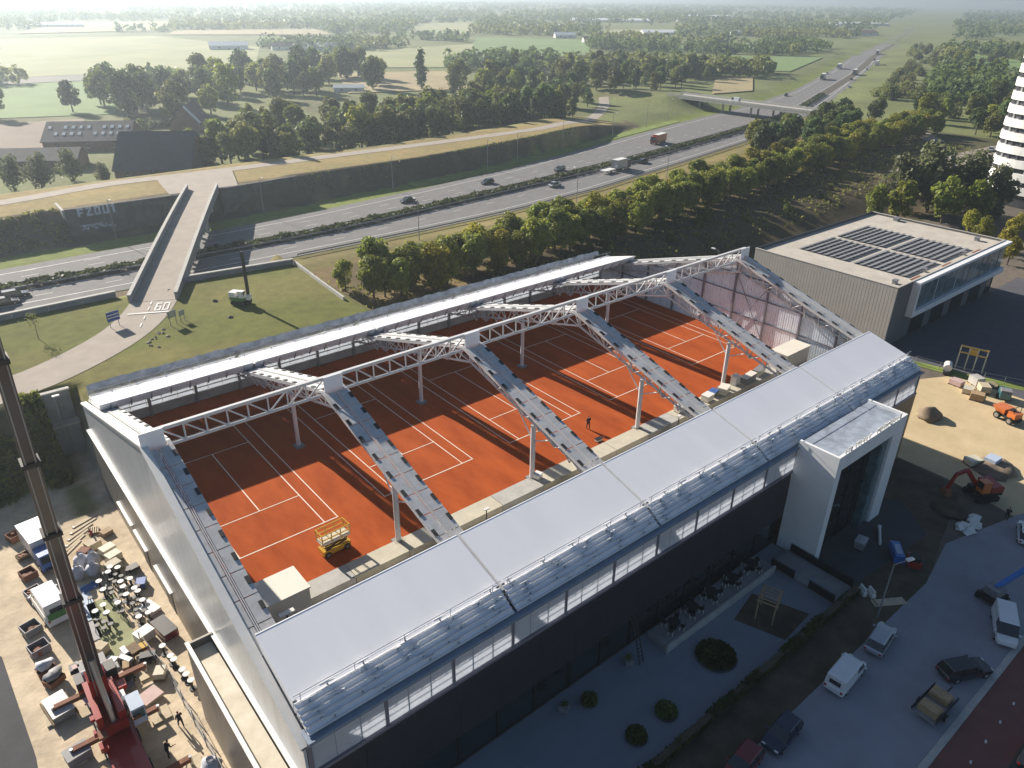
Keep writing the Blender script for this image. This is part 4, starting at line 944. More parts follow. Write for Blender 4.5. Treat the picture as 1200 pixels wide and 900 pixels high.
for (x, y, k_, s, lab) in ((60, 176, 'olive', .95, 'olive tree beside the dark barn and the lane'), (63.5, 205, 'mid', .8, 'green tree between the dark barn and the farmhouse'), (24, 322, 'dark', 1.4, 'lone dark tree at the corner of the ploughed field'), (53, 325, 'dark', 1.35, 'lone crooked dark tree on the field boundary'), (54, 196, 'bush', .7, 'low shrub at the back of the dark barn')):
    tree(k_, x, y, s, lab)
for i in range(7): tree('bush', 52 + i * 4, 262 + TR.uniform(-4, 6), TR.uniform(.5, .8), 'pale green shrub in the farm garden', 'farm garden shrubs')
# slope and plantations right of the motorway
for i in range(110):
    x = 345 + 560 * TR.random() ** 1.5; y = interp(x, HN) - TR.uniform(42, 130) * (1 + (x - 345) / 900); key = TR.choice(['olive', 'dark', 'mid', 'bush', 'bush'])
    tree(key, x, y, TR.uniform(.8, 1.4), KN[key] + ' tree on the wooded slope beyond the end of the long row', KN[key] + ' trees on the far slope')
for i in range(60):
    x = 400 + 560 * TR.random() ** 1.3; y = interp(x, HN) - TR.uniform(24, 60); tree('bush', x, y, TR.uniform(.8, 1.5), 'rounded shrub in the belt close beside the far motorway', 'shrub belt by the far motorway')
for i in range(12): tree(TR.choice(['dark', 'olive']), TR.uniform(330, 385), TR.uniform(38, 70), TR.uniform(1.0, 1.5), 'big dark tree behind the white tower access road', 'trees by the tower road')
for (x, y, s) in ((205, 20, 1.95), (212, 14, 1.75), (199, 25, 1.6), (216, 8, 1.5)): tree('willow', x, y, s, 'big grey-green willow between the solar roof building and the tower', 'big willows by the tower')
for (x, y, s) in ((196, 12, 1.25), (190, 21, 1.1), (204, 7, 1.2), (185, 25, .95)): tree('mid', x, y, s, 'green tree at the foot of the big willows', 'trees at the foot of the willows')
for (x, y, s) in ((187, 1.5, .72), (182, -3.5, .75), (178, -10, .7), (172, -13, .66), (195, -6, .7)): tree('yellow', x, y, s, 'small yellow-green tree in the car park behind the solar roof building', 'yellow car park trees')
for (x, y) in ((148, 14), (138, 13.5), (157, 12)): tree('bush', x, y, .5, 'low green shrub along the back of the solar roof building', 'shrubs behind the solar roof')
sp = thing('sapling', 'thin bare sapling standing alone on the lawn', 'tree', (-8.4, 53.3, -0.5))
b = B().tube((0, 0, 0), (.1, .05, 2.2), .06, .04, 6).tube((.1, .05, 2.2), (-.1, .1, 3.6), .04, .015, 5)
for i in range(7): b.tube((0, .05, 1.9 + i * .2), (.9 * math.cos(i * 2.4), .9 * math.sin(i * 2.4), 2.5 + i * .22), .02, .008, 4)
b.obj('trunk', 'bark', sp); r_ = np.random.default_rng(8); pts = r_.normal(size=(110, 3)) * (.55, .55, .6) + (0, 0, 3.0); v, q = leafquads(pts, .2, r_); link('crown', meshnp('crown', v, q, 'leaf_olive'), sp)
for lst in TREES.values():
    for o, used in lst:
        if not used:
            for c in KIDS.get(o, []): bpy.data.objects.remove(c)
            bpy.data.objects.remove(o)
# far woods reaching to the horizon: one mass
r_ = np.random.default_rng(21); pts = []
def in_road(x, y): return (y > ipn(x, HN) - 45 - x * .012) & (y < ipn(x, HF) + 30 + x * .01)
FIELD = [o for o in bpy.data.objects if o.name.startswith('field')]
cand = []
while len(cand) < 11000:
    d_ = 380 * (13.0 ** r_.random()); a_ = R(r_.uniform(-8, 86)); x, y = CP.x + d_ * math.sin(a_), CP.y + d_ * math.cos(a_)
    if d_ < 480 and x < 700: continue
    if in_road(x, y): continue
    uu_, vv_ = x * .766 - y * .643, x * .643 + y * .766; nse = mnoise.noise((uu_ * .0022 + 3, vv_ * .0085, 1.3)) * 1.25 + .35 * mnoise.noise((x * .017, y * .017, 7.7))
    if nse < ((0.02 if x > 520 else 0.16) if d_ < 1000 else -0.02): continue
    cand.append((x, y, d_))
polys = [[tuple(v.co[:2]) for v in o.data.vertices] for o in FIELD]
def inside(p, poly):
    c = False; j = len(poly) - 1
    for i in range(len(poly)):
        if (poly[i][1] > p[1]) != (poly[j][1] > p[1]) and p[0] < (poly[j][0] - poly[i][0]) * (p[1] - poly[i][1]) / (poly[j][1] - poly[i][1]) + poly[i][0]: c = not c
        j = i
    return c
cand = [c for c in cand if not any(inside(c, p) for p in polys)]
P = []; S = []; O = []
for x, y, d_ in cand:
    n = 40 if d_ < 900 else (22 if d_ < 1800 else 12); rr_ = r_.uniform(3.0, 5.2) * (1 + d_ / 6000); hh = r_.uniform(7, 13)
    dd = r_.normal(size=(n, 3)); dd /= np.linalg.norm(dd, axis=1)[:, None]
    P.append(np.array([x, y, -4 + hh * .55]) + dd * (rr_, rr_, hh * .45)); O.append(dd); S.append(np.full(n, 2.4 if d_ < 900 else (3.4 if d_ < 1800 else 5.0)))
P = np.concatenate(P); O = np.concatenate(O); S = np.concatenate(S)
rl = np.random.default_rng(4); nn_ = len(P); half = rl.random(nn_) < 2
v, q = leafquads(P, 1.0, rl, O); v = (v.reshape(-1, 4, 3) - P[:, None]) * S[:, None, None] + P[:, None]
me = meshnp('far_woods', v.reshape(-1, 3), q, 'leaf_dark'); me.materials.append(MAT['leaf_olive'])
me.polygons.foreach_set('material_index', (np.sin(P[:, 0] * .02) + np.cos(P[:, 1] * .023) > .35).astype(np.int32)); me.update()
tag(link('far_woods', me), 'woods and hedgerows fading into haze towards the horizon', 'woods', kind='stuff')
# rough grass and weeds: bank beside the yard, foot of the walls, edge of the lawn
def tufts(name, label, pts, n, size, hgt, m, seed):
    r = np.random.default_rng(seed); A = np.array(pts); 
    x = r.uniform(A[:, 0].min(), A[:, 0].max(), n); y = r.uniform(A[:, 1].min(), A[:, 1].max(), n)
    k = np.array([inside((a, b_), pts) for a, b_ in zip(x, y)]) & (np.array([mnoise.noise((a * .22, b_ * .22, seed)) for a, b_ in zip(x, y)]) > -.12); x, y = x[k], y[k]
    z = height(x, y) + hgt * r.random(len(x)) ** 2
    v, q = leafquads(np.stack([x, y, z], -1), size, r); tag(link(name, meshnp(name, v, q, m)), label, 'weeds', kind='stuff')
tufts('weeds', 'rough weeds covering the bank between the path and the sandy yard', [(-34, 24), (-11.7, 24), (-11.7, 35), (-34, 35)], 9000, .4, .6, 'leaf_olive', 3)
tufts('weeds', 'weeds along the motorway slope below the service road', [(66, 124.5), (110, 128.5), (186, 143), (186, 146), (110, 131), (66, 130)], 4000, .5, .25, 'leaf_olive', 9)
tufts('weeds', 'weeds along the motorway slope left of the graffiti wall', [(-40, 118), (9, 119), (9, 129), (-40, 129)], 4000, .5, .3, 'leaf_olive', 10)
tufts('weeds', 'dry brush under and before the long tree row', [(36, 24), (300, 40), (300, 70), (160, 57), (36, 56)], 16000, .6, .7, 'leaf_olive', 12)

# ---------------------------------------------------------------- vehicles
def wheel(t, x, y, r=.32, w=.22):
    o = B().tube((x, y - w / 2, r), (x, y + w / 2, r), r, n=14).obj('wheel', 'tyre', t)
    s = 1 if y > 0 else -1
    B().tube((x, y + s * (w / 2 - .02), r), (x, y + s * (w / 2 + .015), r), r * .6, n=10).obj('rim', 'rim', o)
def car(label, loc, rz, pm, L=4.3, W=1.78, Hh=1.48, style='hatch', group=None, name=None, simple=False):
    t = thing(name or {'van': 'delivery_van', 'hatch': 'parked_car', 'sedan': 'parked_car', 'suv': 'parked_car'}[style], label, 'van' if style == 'van' else 'car', loc, rz, group)
    w = W / 2; hb = Hh * (.56 if style != 'van' else .52)
    # body: loft of stations along x (front is +x)
    st = [(-L / 2, .86, .36, hb * .80), (-L / 2 + .12, .96, .26, hb * .97), (-L / 2 + .5, 1, .22, hb), (0, 1, .2, hb), (L / 2 - 1.1, 1, .22, hb * .985), (L / 2 - .35, .95, .24, hb * .86), (L / 2 - .08, .84, .28, hb * .70), (L / 2, .74, .36, hb * .58)]
    b = B(); N = 6
    for x, k, z0, z1 in st:
        y = w * k; b.v += [(x, -y * .92, z0), (x, -y, z0 + (z1 - z0) * .45), (x, -y * .93, z1), (x, y * .93, z1), (x, y, z0 + (z1 - z0) * .45), (x, y * .92, z0)]
    for i in range(len(st) - 1):
        for j in range(N): b.f.append((i * N + j, i * N + (j + 1) % N, (i + 1) * N + (j + 1) % N, (i + 1) * N + j)); b.mi.append(0)
    b.f += [tuple(range(N - 1, -1, -1)), tuple(range((len(st) - 1) * N, len(st) * N))]; b.mi += [0, 0]
    body = b.obj('body', pm, t, smooth=False)
    # greenhouse: (x at belt rear, x at roof rear, roof front, belt front)
    xr, xr2, xf2, xf = {'hatch': (-L / 2 + .12, -L / 2 + .55, L * .06, L * .24), 'sedan': (-L / 2 + .75, -L / 2 + 1.35, L * .04, L * .21), 'suv': (-L / 2 + .1, -L / 2 + .4, L * .07, L * .24), 'van': (-L / 2 + .06, -L / 2 + .14, L * .20, L * .34)}[style]
    wb, wr = w * .9, w * .74 if style != 'van' else w * .84
    z0, z1 = hb - .03, Hh - .05
    g = [(xr, -wb, z0), (xf, -wb, z0), (xf, wb, z0), (xr, wb, z0), (xr2, -wr, z1), (xf2, -wr, z1), (xf2, wr, z1), (xr2, wr, z1)]
    if style == 'van':
        B().hexa([(xr, -wb, z0), (L * .06, -wb, z0), (L * .06, wb, z0), (xr, wb, z0), (xr2, -wr, z1), (L * .06, -wr, z1), (L * .06, wr, z1), (xr2, wr, z1)]).obj('cargo_side', pm, t)
        B().hexa([(L * .062, -wb, z0), (xf, -wb, z0), (xf, wb, z0), (L * .062, wb, z0), (L * .062, -wr, z1), (xf2, -wr, z1), (xf2, wr, z1), (L * .062, wr, z1)]).obj('cab_glass', 'glass_dark', t)
        B().box(-L / 2 - .012, -L / 2 + .1, -w * .5, w * .5, hb * 1.2, hb * 1.55).obj('rear_window', 'glass_dark', t)
    else:
        B().hexa(g).obj('cabin_glass', 'glass_dark', t)
        if not simple:
            for xm in (xr2 * .55 + xf2 * .45, xf2 - .02):
                for s in (-1, 1): B().bar((xm, s * (wb + .004), z0), (xm - .03, s * (wr + .012), z1), .1, .03).obj('pillar', pm, t)
    ro = B().hexa([(xr2 - .03, -wr - .03, z1 - .02), (xf2 + .06, -wr - .03, z1 - .02), (xf2 + .06, wr + .03, z1 - .02), (xr2 - .03, wr + .03, z1 - .02), (xr2 + .05, -wr + .05, Hh), (xf2 - .05, -wr + .05, Hh), (xf2 - .05, wr - .05, Hh), (xr2 + .05, wr - .05, Hh)]).obj('roof', pm, t)
    for s in (-1, 1):
        B().box(L / 2 - .30, L / 2 - .06, s * w * .62 - .16, s * w * .62 + .16, hb * .62, hb * .76).obj('headlight', 'lamp_clear', t)
        B().box(-L / 2 - .015, -L / 2 + .1, s * w * .74 - .1, s * w * .74 + .1, hb * .58, hb * .82).obj('tail_light', 'lamp_red', t)
        if not simple: B().box(xf - .35, xf - .15, s * (w + .08) - .09, s * (w + .08) + .09, hb, hb + .14).obj('mirror', pm, t)
    for x in (-L * .31, L * .31):
        for s in (-1, 1): wheel(t, x, s * (w - .12), .32 if style != 'van' else .34)
    return t
G0 = YARD + 0.04
car('white delivery van parked on the street beside the dirt strip', (33.9, -50.0, G0), R(4), 'car_white', 4.9, 1.92, 1.95, 'van')
car('silver hatchback parked in front of the white delivery van', (40.4, -49.9, G0), R(8), 'car_silver', 4.4, 1.8, 1.5, 'hatch')
car('dark navy car parked behind the white delivery van', (24.4, -49.8, G0), R(184), 'car_navy', 4.2, 1.78, 1.47, 'hatch')
car('dark red car parked behind the navy car', (19.6, -49.4, G0), R(186), 'car_red', 4.3, 1.78, 1.47, 'hatch')
car('black estate car standing across the street edge by the red path', (42.8, -56.4, G0), R(-27), 'car_black', 4.8, 1.85, 1.5, 'suv')
car('black car on the dark road beyond the red path', (38.6, -63.6, G0 - .01), R(2), 'car_black', 4.5, 1.82, 1.5, 'sedan')
car('white car parked beyond the rubble heap on the street', (68.3, -52.6, G0), R(20), 'car_white', 4.4, 1.8, 1.5, 'hatch')
def hwcar(label, x, y, dirn, pm, style='hatch', L=4.6):
    dx_ = 4.0; ta = MF if y > (interp(x, MF) + interp(x, MN)) / 2 else MN
    a_ = math.atan2(interp(x + 15, ta) - interp(x - 15, ta), 30); return car(label, (x, y, ZH + .01), a_ + (math.pi if dirn < 0 else 0), pm, L, 1.82, 1.5, style, None, 'moving_car', True)
hwcar('dark car driving alone on the far carriageway nearest the bridge', 88.1, 106.6, -1, 'car_black', 'sedan'); hwcar('black car midway along the far carriageway between two dark cars', 119, 111.2, -1, 'car_black')
hwcar('dark car on the far carriageway next to the hedge, ahead of the red lorry', 149.2, 112.2, -1, 'car_grey', 'suv'); hwcar('silver and black car on the carriageway behind the flatbed trailer', 132.8, 96.4, 1, 'car_silver', 'sedan')
hwcar('black car ahead of the box lorry with the trailer', 180.5, 104.4, 1, 'car_black'); hwcar('grey car entering under the bridge beside the parapet wall', -6.8, 89.6, 1, 'car_navy', 'suv'); hwcar('dark car just behind the grey car beside the parapet wall', -8.9, 86.4, 1, 'car_black')
hwcar('dark car on the far carriageway beyond the viaduct', 395, 186, -1, 'car_black')
hwcar('pale car far along the motorway beyond the viaduct', 470, 188, 1, 'car_white'); hwcar('white car near the slip lane beyond the viaduct', 610, 250, 1, 'car_white', 'suv'); hwcar('silver car on the far carriageway past the cream lorry', 545, 247, -1, 'car_silver'); hwcar('dark car far along the motorway behind the dark box lorry', 520, 214, 1, 'car_grey'); hwcar('red car near the end of the visible motorway', 720, 300, 1, 'car_red')
def lorry(label, x, y, rz, cabm, boxm, L, Hb, z=ZH + .01, trailer=None):
    t = thing('lorry', label, 'lorry', (x, y, z), rz)
    B().box(-L / 2, L / 2, -1.0, 1.0, .55, .85).obj('chassis', 'black_metal', t)
    c = B().hexa([(L / 2 - 1.9, -1.2, .6), (L / 2, -1.2, .6), (L / 2, 1.2, .6), (L / 2 - 1.9, 1.2, .6), (L / 2 - 1.9, -1.15, 3.0), (L / 2 - .25, -1.12, 3.0), (L / 2 - .25, 1.12, 3.0), (L / 2 - 1.9, 1.15, 3.0)]).obj('cab', cabm, t)
    B().hexa([(L / 2 - .10, -1.05, 1.7), (L / 2 - .02, -1.05, 1.7), (L / 2 - .02, 1.05, 1.7), (L / 2 - .10, 1.05, 1.7), (L / 2 - .24, -1.0, 2.7), (L / 2 - .15, -1.0, 2.7), (L / 2 - .15, 1.0, 2.7), (L / 2 - .24, 1.0, 2.7)]).obj('windscreen', 'glass_dark', c)
    if Hb: 
        B().box(-L / 2, L / 2 - 2.1, -1.25, 1.25, .9, Hb).obj('cargo_box', boxm, t)
        B().box(-L / 2 + .03, L / 2 - 2.15, -1.2, 1.2, Hb, Hb + .08).obj('box_roof', 'cap_white', t)
    for x_ in (-L / 2 + 1.0, -L / 2 + 2.2, L / 2 - 1.2):
        for s in (-1, 1): wheel(t, x_, s * 1.05, .5, .3)
    if trailer:
        tr = B().box(-L / 2 - trailer - .8, -L / 2 - .8, -1.2, 1.2, .8, 1.1).obj('trailer', 'cap_white', t); B().bar((-L / 2 - .8, 0, .75), (-L / 2, 0, .75), .2, .15).obj('drawbar', 'black_metal', t)
        for s in (-1, 1): wheel(t, -L / 2 - trailer * .55, s * 1.0, .45, .28)
    for s in (-1, 1): B().box(L / 2 - .01, L / 2 + .03, s * .85 - .2, s * .85 + .2, .75, 1.0).obj('headlight', 'lamp_clear', t)
    return t
lorry('red-cabbed lorry with an orange box on the far carriageway', 214, 126.6, R(194), 'crane_red', 'orange', 9.2, 3.4)
lorry('grey box lorry pulling a low white flatbed trailer', 166.5, 101.4, R(8), 'car_navy', 'car_silver', 7.6, 3.5, trailer=5.5)
for (x, y, a_, cm_, bm_, lab) in ((505, 227, 202, 'car_grey', 'cream_paint', 'lorry with a cream box on the far carriageway beyond the viaduct'), (560, 233, 22, 'car_white', 'plastic_grey', 'lorry with a dark box heading away beyond the viaduct'), (600, 268, 202, 'car_white', 'plastic_white', 'long white lorry beyond the viaduct on the far carriageway'), (660, 267, 22, 'car_white', 'plastic_white', 'white lorry on the slip lane beyond the viaduct'), (800, 338, 204, 'car_red', 'plastic_white', 'tiny white lorry near the end of the visible motorway')):
    lorry(lab, x, y, R(a_), cm_, bm_, 12, 3.8)
car('white van crossing the far viaduct', (305.5, 158, 0.0), R(92), 'car_white', 5.2, 2.0, 2.3, 'van')
for (x, y, rz, m_, lab) in ((196, -12.5, 20, 'car_white', 'white car parked under the yellow trees behind the solar roof'), (202, -9, 20, 'car_grey', 'grey car parked under the yellow trees behind the solar roof'), (176, -18, 100, 'car_red', 'dark red car parked beside the solar roof building'), (300, 40, 15, 'car_white', 'white car on the road by the tower'), (312, 37, 10, 'car_silver', 'silver car on the road by the tower')):
    car(lab, (x, y, H(x, y) + .05), R(rz), m_, simple=True)
lorry('small lorry with a white cab parked at the corner of the solar roof building', 166, -21, R(200), 'car_white', 'crane_red', 7, 3.0, z=YARD + .04)
ribbon('ground_surface', [(230, 40), (290, 40), (330, 36), (380, 30)], 9, 'path_tan', dz=.4)
ribbon('ground_surface', [(300, 60), (330, 84), (380, 100), (460, 128)], 7, 'path_tan', dz=.4)
# white pickup, trailer and boom lift on the street
pk = car('white pickup van with an open front at the street edge', (51.0, -56.6, G0), R(205), 'car_white', 4.9, 1.9, 1.95, 'van', name='delivery_van')
tr = thing('flat_trailer', 'dark flat trailer carrying two stacks of timber beside the red path', 'trailer', (36.7, -56.4, G0), R(-2))
B().box(-2.0, 2.0, -1.0, 1.0, .55, .7).obj('bed', 'plastic_grey', tr)
for s in (-1, 1):
    B().box(-2.0, 2.0, s * 1.0 - .04, s * 1.0 + .04, .7, 1.0).obj('side_board', 'black_metal', tr); wheel(tr, -.3, s * 1.12, .33, .2)
B().bar((2, 0, .6), (3.2, 0, .5), .12, .1).obj('drawbar', 'black_metal', tr)
for x in (-1.05, .95): tag(B().box(-.55, .55, -.8, .8, 0, .5).box(-.5, .5, -.75, .75, .5, .62).obj('timber_stack', 'wood'), 'stack of yellow timber lying on the flat trailer', 'timber', 'timber stacks on the trailer').matrix_basis = Matrix.Translation((36.7 + x, -56.4, G0 + .71)) @ Matrix.Rotation(R(-2), 4, 'Z')
bl = thing('boom_lift', 'blue boom lift with its long arm reaching over the street', 'boom lift', (54.6, -54.2, G0), R(-12))
B().box(-1.1, 1.1, -.9, .9, .35, .9).obj('base', 'black_metal', bl); B().box(-.7, .7, -.7, .7, .9, 1.7).obj('turret', 'plastic_grey', bl)
B().bar((0, 0, 1.6), (6.8, -.3, 3.0), .38, .5).obj('boom', 'blue', bl); B().bar((6.8, -.3, 3.0), (7.6, -.3, 2.2), .2, .25).obj('jib', 'black_metal', bl); B().box(7.4, 8.4, -1.1, .5, 1.4, 2.4).obj('basket', 'blue', bl)
for x in (-.8, .8):
    for s in (-1, 1): wheel(bl, x, s * .95, .38, .26)
# excavator, dumper, small machines
ex = thing('excavator', 'orange-red excavator digging at the edge of the shade', 'excavator', (72.4, -46.2, G0), R(150))
for s in (-1, 1): B().prism([(-1.5, .1), (-1.3, 0), (1.3, 0), (1.5, .1), (1.5, .6), (1.2, .75), (-1.2, .75), (-1.5, .6)], 'y', s * 1.05 - .25, s * 1.05 + .25).obj('track', 'tyre', ex)
B().box(-1.7, 1.1, -1.2, 1.2, .85, 1.25).obj('platform', 'black_metal', ex); B().prism([(-1.75, 1.25), (-.1, 1.25), (-.1, 2.0), (-1.5, 2.1), (-1.75, 1.9)], 'y', -1.2, 1.2).obj('engine_cover', 'crane_red', ex)
cb = B().box(0, 1.1, .1, 1.15, 1.25, 2.7).obj('cab', 'orange', ex); B().box(.2, 1.13, .2, 1.05, 1.8, 2.6).obj('window', 'glass_dark', cb)
B().bar((.6, -.4, 1.4), (2.6, -.4, 3.8), .35, .5).bar((2.6, -.4, 3.8), (3.9, -.4, 3.3), .3, .45).obj('boom', 'crane_red', ex); B().bar((3.9, -.4, 3.4), (4.5, -.4, 1.4), .26, .35).obj('arm', 'crane_red', ex)
B().prism([(4.2, 1.4), (4.9, 1.3), (5.0, .7), (4.5, .4), (4.1, .7)], 'y', -.95, .15).obj('bucket', 'rust', ex)
du = thing('dumper', 'orange site dumper parked on the sunlit sand', 'dumper', (95.2, -40.8, G0), R(70))
B().box(-1.6, 1.4, -.7, .7, .5, .9).obj('chassis', 'black_metal', du); B().hexa([(.1, -.7, .9), (1.4, -.7, .9), (1.4, .7, .9), (.1, .7, .9), (-.1, -1.0, 1.8), (1.9, -1.0, 1.7), (1.9, 1.0, 1.7), (-.1, 1.0, 1.8)]).obj('skip', 'orange', du)
B().box(-1.6, -.4, -.75, .75, .9, 1.7).obj('engine_cover', 'orange', du); B().box(-.8, -.3, -.3, .3, 1.7, 2.0).obj('seat', 'plastic_black', du); B().bar((-1.2, -.6, 1.7), (-1.2, -.6, 2.7), .06, .06).bar((-1.2, .6, 1.7), (-1.2, .6, 2.7), .06, .06).bar((-1.2, -.6, 2.7), (-1.2, .6, 2.7), .06, .06).obj('roll_bar', 'black_metal', du)
for x in (-1.1, .9):
    for s in (-1, 1): wheel(du, x, s * .85, .5, .35)
for (nm, lab, cat, x, y, rz, parts) in (
 ('red_roller', 'small red roller machine beside the blue tube', 'roller', 53.4, -46.9, 30, [('body', 'crane_red', (-.9, .9, -.6, .6, .4, 1.1)), ('hood', 'black_metal', (-.7, .3, -.5, .5, 1.1, 1.5)), ('drum', 'plastic_grey', (.8, 1.5, -.6, .6, .05, .7)), ('seat', 'plastic_black', (.3, .7, -.3, .3, 1.1, 1.4))]),
 ('compressor', 'teal-green compressor trailer beside the sandy yard fence', 'compressor', 101.8, -38.0, 25, [('body', 'teal', (-1.2, 1.2, -.7, .7, .4, 1.4)), ('cover', 'plastic_grey', (-1.1, .2, -.72, .72, 1.4, 1.7)), ('drawbar', 'black_metal', (1.2, 2.4, -.1, .1, .4, .5)), ('wheel', 'tyre', (-.4, .4, -.95, .95, 0, .5))]),
 ('site_machine', 'grey machine block on the dark forecourt beside the portal', 'machine', 52.0, -41.8, 10, [('body', 'plastic_grey', (-.7, .7, -.5, .5, .1, .9)), ('lid', 'car_silver', (-.75, .75, -.55, .55, .9, 1.05)), ('skid', 'black_metal', (-.8, .8, -.4, .4, 0, .1))]),
 ('concrete_mixer', 'white drum on wheels beside the school fence', 'mixer', 104.4, -28.6, 20, [('drum', 'plastic_white', (-1.0, .8, -.6, .6, .4, 1.6)), ('frame', 'black_metal', (-1.6, 1.7, -.5, .5, .1, .4)), ('motor', 'stud', (.8, 1.6, -.5, .5, .4, 1.2))])):
    t = thing(nm, lab, cat, (x, y, G0), R(rz))
    for pn_, pm_, bx_ in parts: 
        if pn_ == 'drum': B().tube((bx_[0], 0, (bx_[4] + bx_[5]) / 2), (bx_[1], 0, (bx_[4] + bx_[5]) / 2), (bx_[5] - bx_[4]) / 2, n=14).obj(pn_, pm_, t)
        else: B().box(*bx_).obj(pn_, pm_, t)
tb = thing('blue_tube', 'bright blue portable toilet lying on its side', 'toilet', (53.7, -45.0, G0), R(38))
B().prism([(-.55, 0), (.55, 0), (.6, .5), (.45, .95), (-.45, .95), (-.6, .5)], 'x', -1.3, 1.3).obj('body', 'blue', tb); B().box(-.9, .8, -.3, .3, .95, 1.0).obj('door', 'mat_blue', tb); B().box(1.3, 1.45, -.5, .5, .05, .85).obj('roof', 'plastic_white', tb)
tb.name = 'portable_toilet'
pi = thing('pipe', 'pale plastic pipe lying on the forecourt', 'pipe', (55.4, -42.3, G0), R(28)); B().tube((-1.6, 0, .16), (1.6, 0, .16), .16, n=12).obj('barrel', 'plastic_white', pi); B().tube((1.5, 0, .16), (1.8, 0, .16), .21, n=12).obj('socket', 'plastic_white', pi)
def heap(name, label, cat, x, y, r, h, m, seed, z=G0):
    b = B(); b.lump((x, y, z - .05), r, r * .85, h, 14, 8, .22, seed, z - .05); return tag(b.obj(name, m, smooth=True), label, cat)
heap('soil_heap', 'small cone of brown soil on the sunlit sand', 'soil heap', 87.3, -33.4, 1.9, 1.5, 'dirt', 3)
heap('rubble_heap', 'dark rubble heap beside the excavator', 'rubble', 66.9, -45.2, 2.2, .8, 'mud', 5); heap('soil_heap', 'broken tan soil beyond the excavator at the shade edge', 'soil heap', 80, -45.0, 3.0, .7, 'dirt', 8)
wb = thing('rubble_bag', 'torn white sheeting spilled beside the rubble heap', 'sheeting', (65.3, -47.6, G0))
rr = random.Random(3)
for i in range(5):
    b = B(); b.lump((rr.uniform(-1.4, 1.6), rr.uniform(-.7, .8), .12), rr.uniform(.5, 1.0), rr.uniform(.4, .8), rr.uniform(.2, .5), 9, 5, .45, i, 0); b.obj('sheet_fold', 'plastic_white', wb)
def pallet_stack(label, x, y, rz, n, w=1.2, d_=1.0, load=None, lh=.8, name='pallet', z=G0, group=None):
    t = thing(name, label, 'pallet', (x, y, z), rz, group)
    for k in range(n):
        for j in range(5): B().box(-w / 2, w / 2, -d_ / 2 + j * d_ / 4.6, -d_ / 2 + j * d_ / 4.6 + .12, k * .15 + .11, k * .15 + .135).obj('slat', 'wood_pale', t)
        for j in (-1, 0, 1): B().box(-w / 2 + .02 + (j + 1) * (w - .14) / 2, -w / 2 + .12 + (j + 1) * (w - .14) / 2, -d_ / 2 + .01, d_ / 2 - .01, k * .15, k * .15 + .11).obj('block', 'wood_dark', t)
    if load: B().box(-w / 2 + .06, w / 2 - .06, -d_ / 2 + .06, d_ / 2 - .06, n * .15 - .01, n * .15 + lh).obj('load', load, t)
    return t
for i, (x, y, n_, ld, lab) in enumerate([(99.6, -33.8, 1, 'cream_concrete', 'pallet of cream slabs in the row before the school yard'), (101.6, -35.2, 2, 'wood_pale', 'double pallet of pale boards in the row before the school yard'), (103.4, -33.4, 1, 'concrete', 'pallet of grey blocks in the row before the school yard'), (100.8, -31.6, 1, 'pink_board', 'pallet of pinkish boards in the row before the school yard'), (98.2, -35.6, 1, 'wood', 'pallet of timber in the row before the school yard'), (104.6, -35.0, 3, None, 'stack of empty pallets in the row before the school yard'), (79.2, -42.6, 1, 'cream_paint', 'pallet of bagged plaster near the excavator'), (81.0, -44.2, 1, 'mat_blue', 'pallet of grey-blue sheets near the excavator')]):
    pallet_stack(lab, x, y, R(15 + i * 23), n_, 1.9, 1.5, ld, .7 + .25 * (i % 3))
ff = thing('climbing_frame', 'yellow timber goal frame standing at the playground edge', 'goal frame', (107.7, -30.6, G0), R(-76))
for x in (-1.9, -.6, .6, 1.9): B().box(x - .1, x + .1, -.1, .1, 0, 3.9).obj('post', 'cream_paint', ff)
for z in (2.7, 3.8): B().box(-2.0, 2.0, -.13, .13, z, z + .2).obj('beam', 'yellow', ff)
for x in (-1.9, 1.9): B().bar((x, 0, 3.6), (x, 1.6, .05), .14, .14).obj('stay', 'cream_paint', ff)
B().box(-.5, .5, -.2, .0, 2.9, 3.7).obj('panel', 'yellow', ff)
def fence(label, pts, h, step, m, z=G0, name='mesh_fence', solid=None):
    t = thing(name, label, 'fence', (pts[0][0], pts[0][1], z))
    for p, q_ in zip(pts[:-1], pts[1:]):
        L = math.dist(p, q_); k = max(1, round(L / step))
        for i in range(k + 1):
            x, y = p[0] + (q_[0] - p[0]) * i / k, p[1] + (q_[1] - p[1]) * i / k; pbar('post', t, m, (x, y, z), (x, y, z + h), .045)
        for zz in (h * .12, h * .5, h * .97): pbar('rail', t, m, (p[0], p[1], z + zz), (q_[0], q_[1], z + zz), .025)
        if solid: pbar('screen', t, solid, (p[0], p[1], z + h * .5), (q_[0], q_[1], z + h * .5), .04, 'box', h * .48)
    return t
fence('low metal fence between the sandy yard and the playground', [(103.5, -24), (105.0, -31), (110, -44), (116, -56)], 1.3, 3, 'metal_post')
sheet('verge', [(102.2, -22), (104.0, -22), (106.2, -31), (111, -44), (109, -44), (104.2, -31.5)], YARD + .06, 'grass_bright')
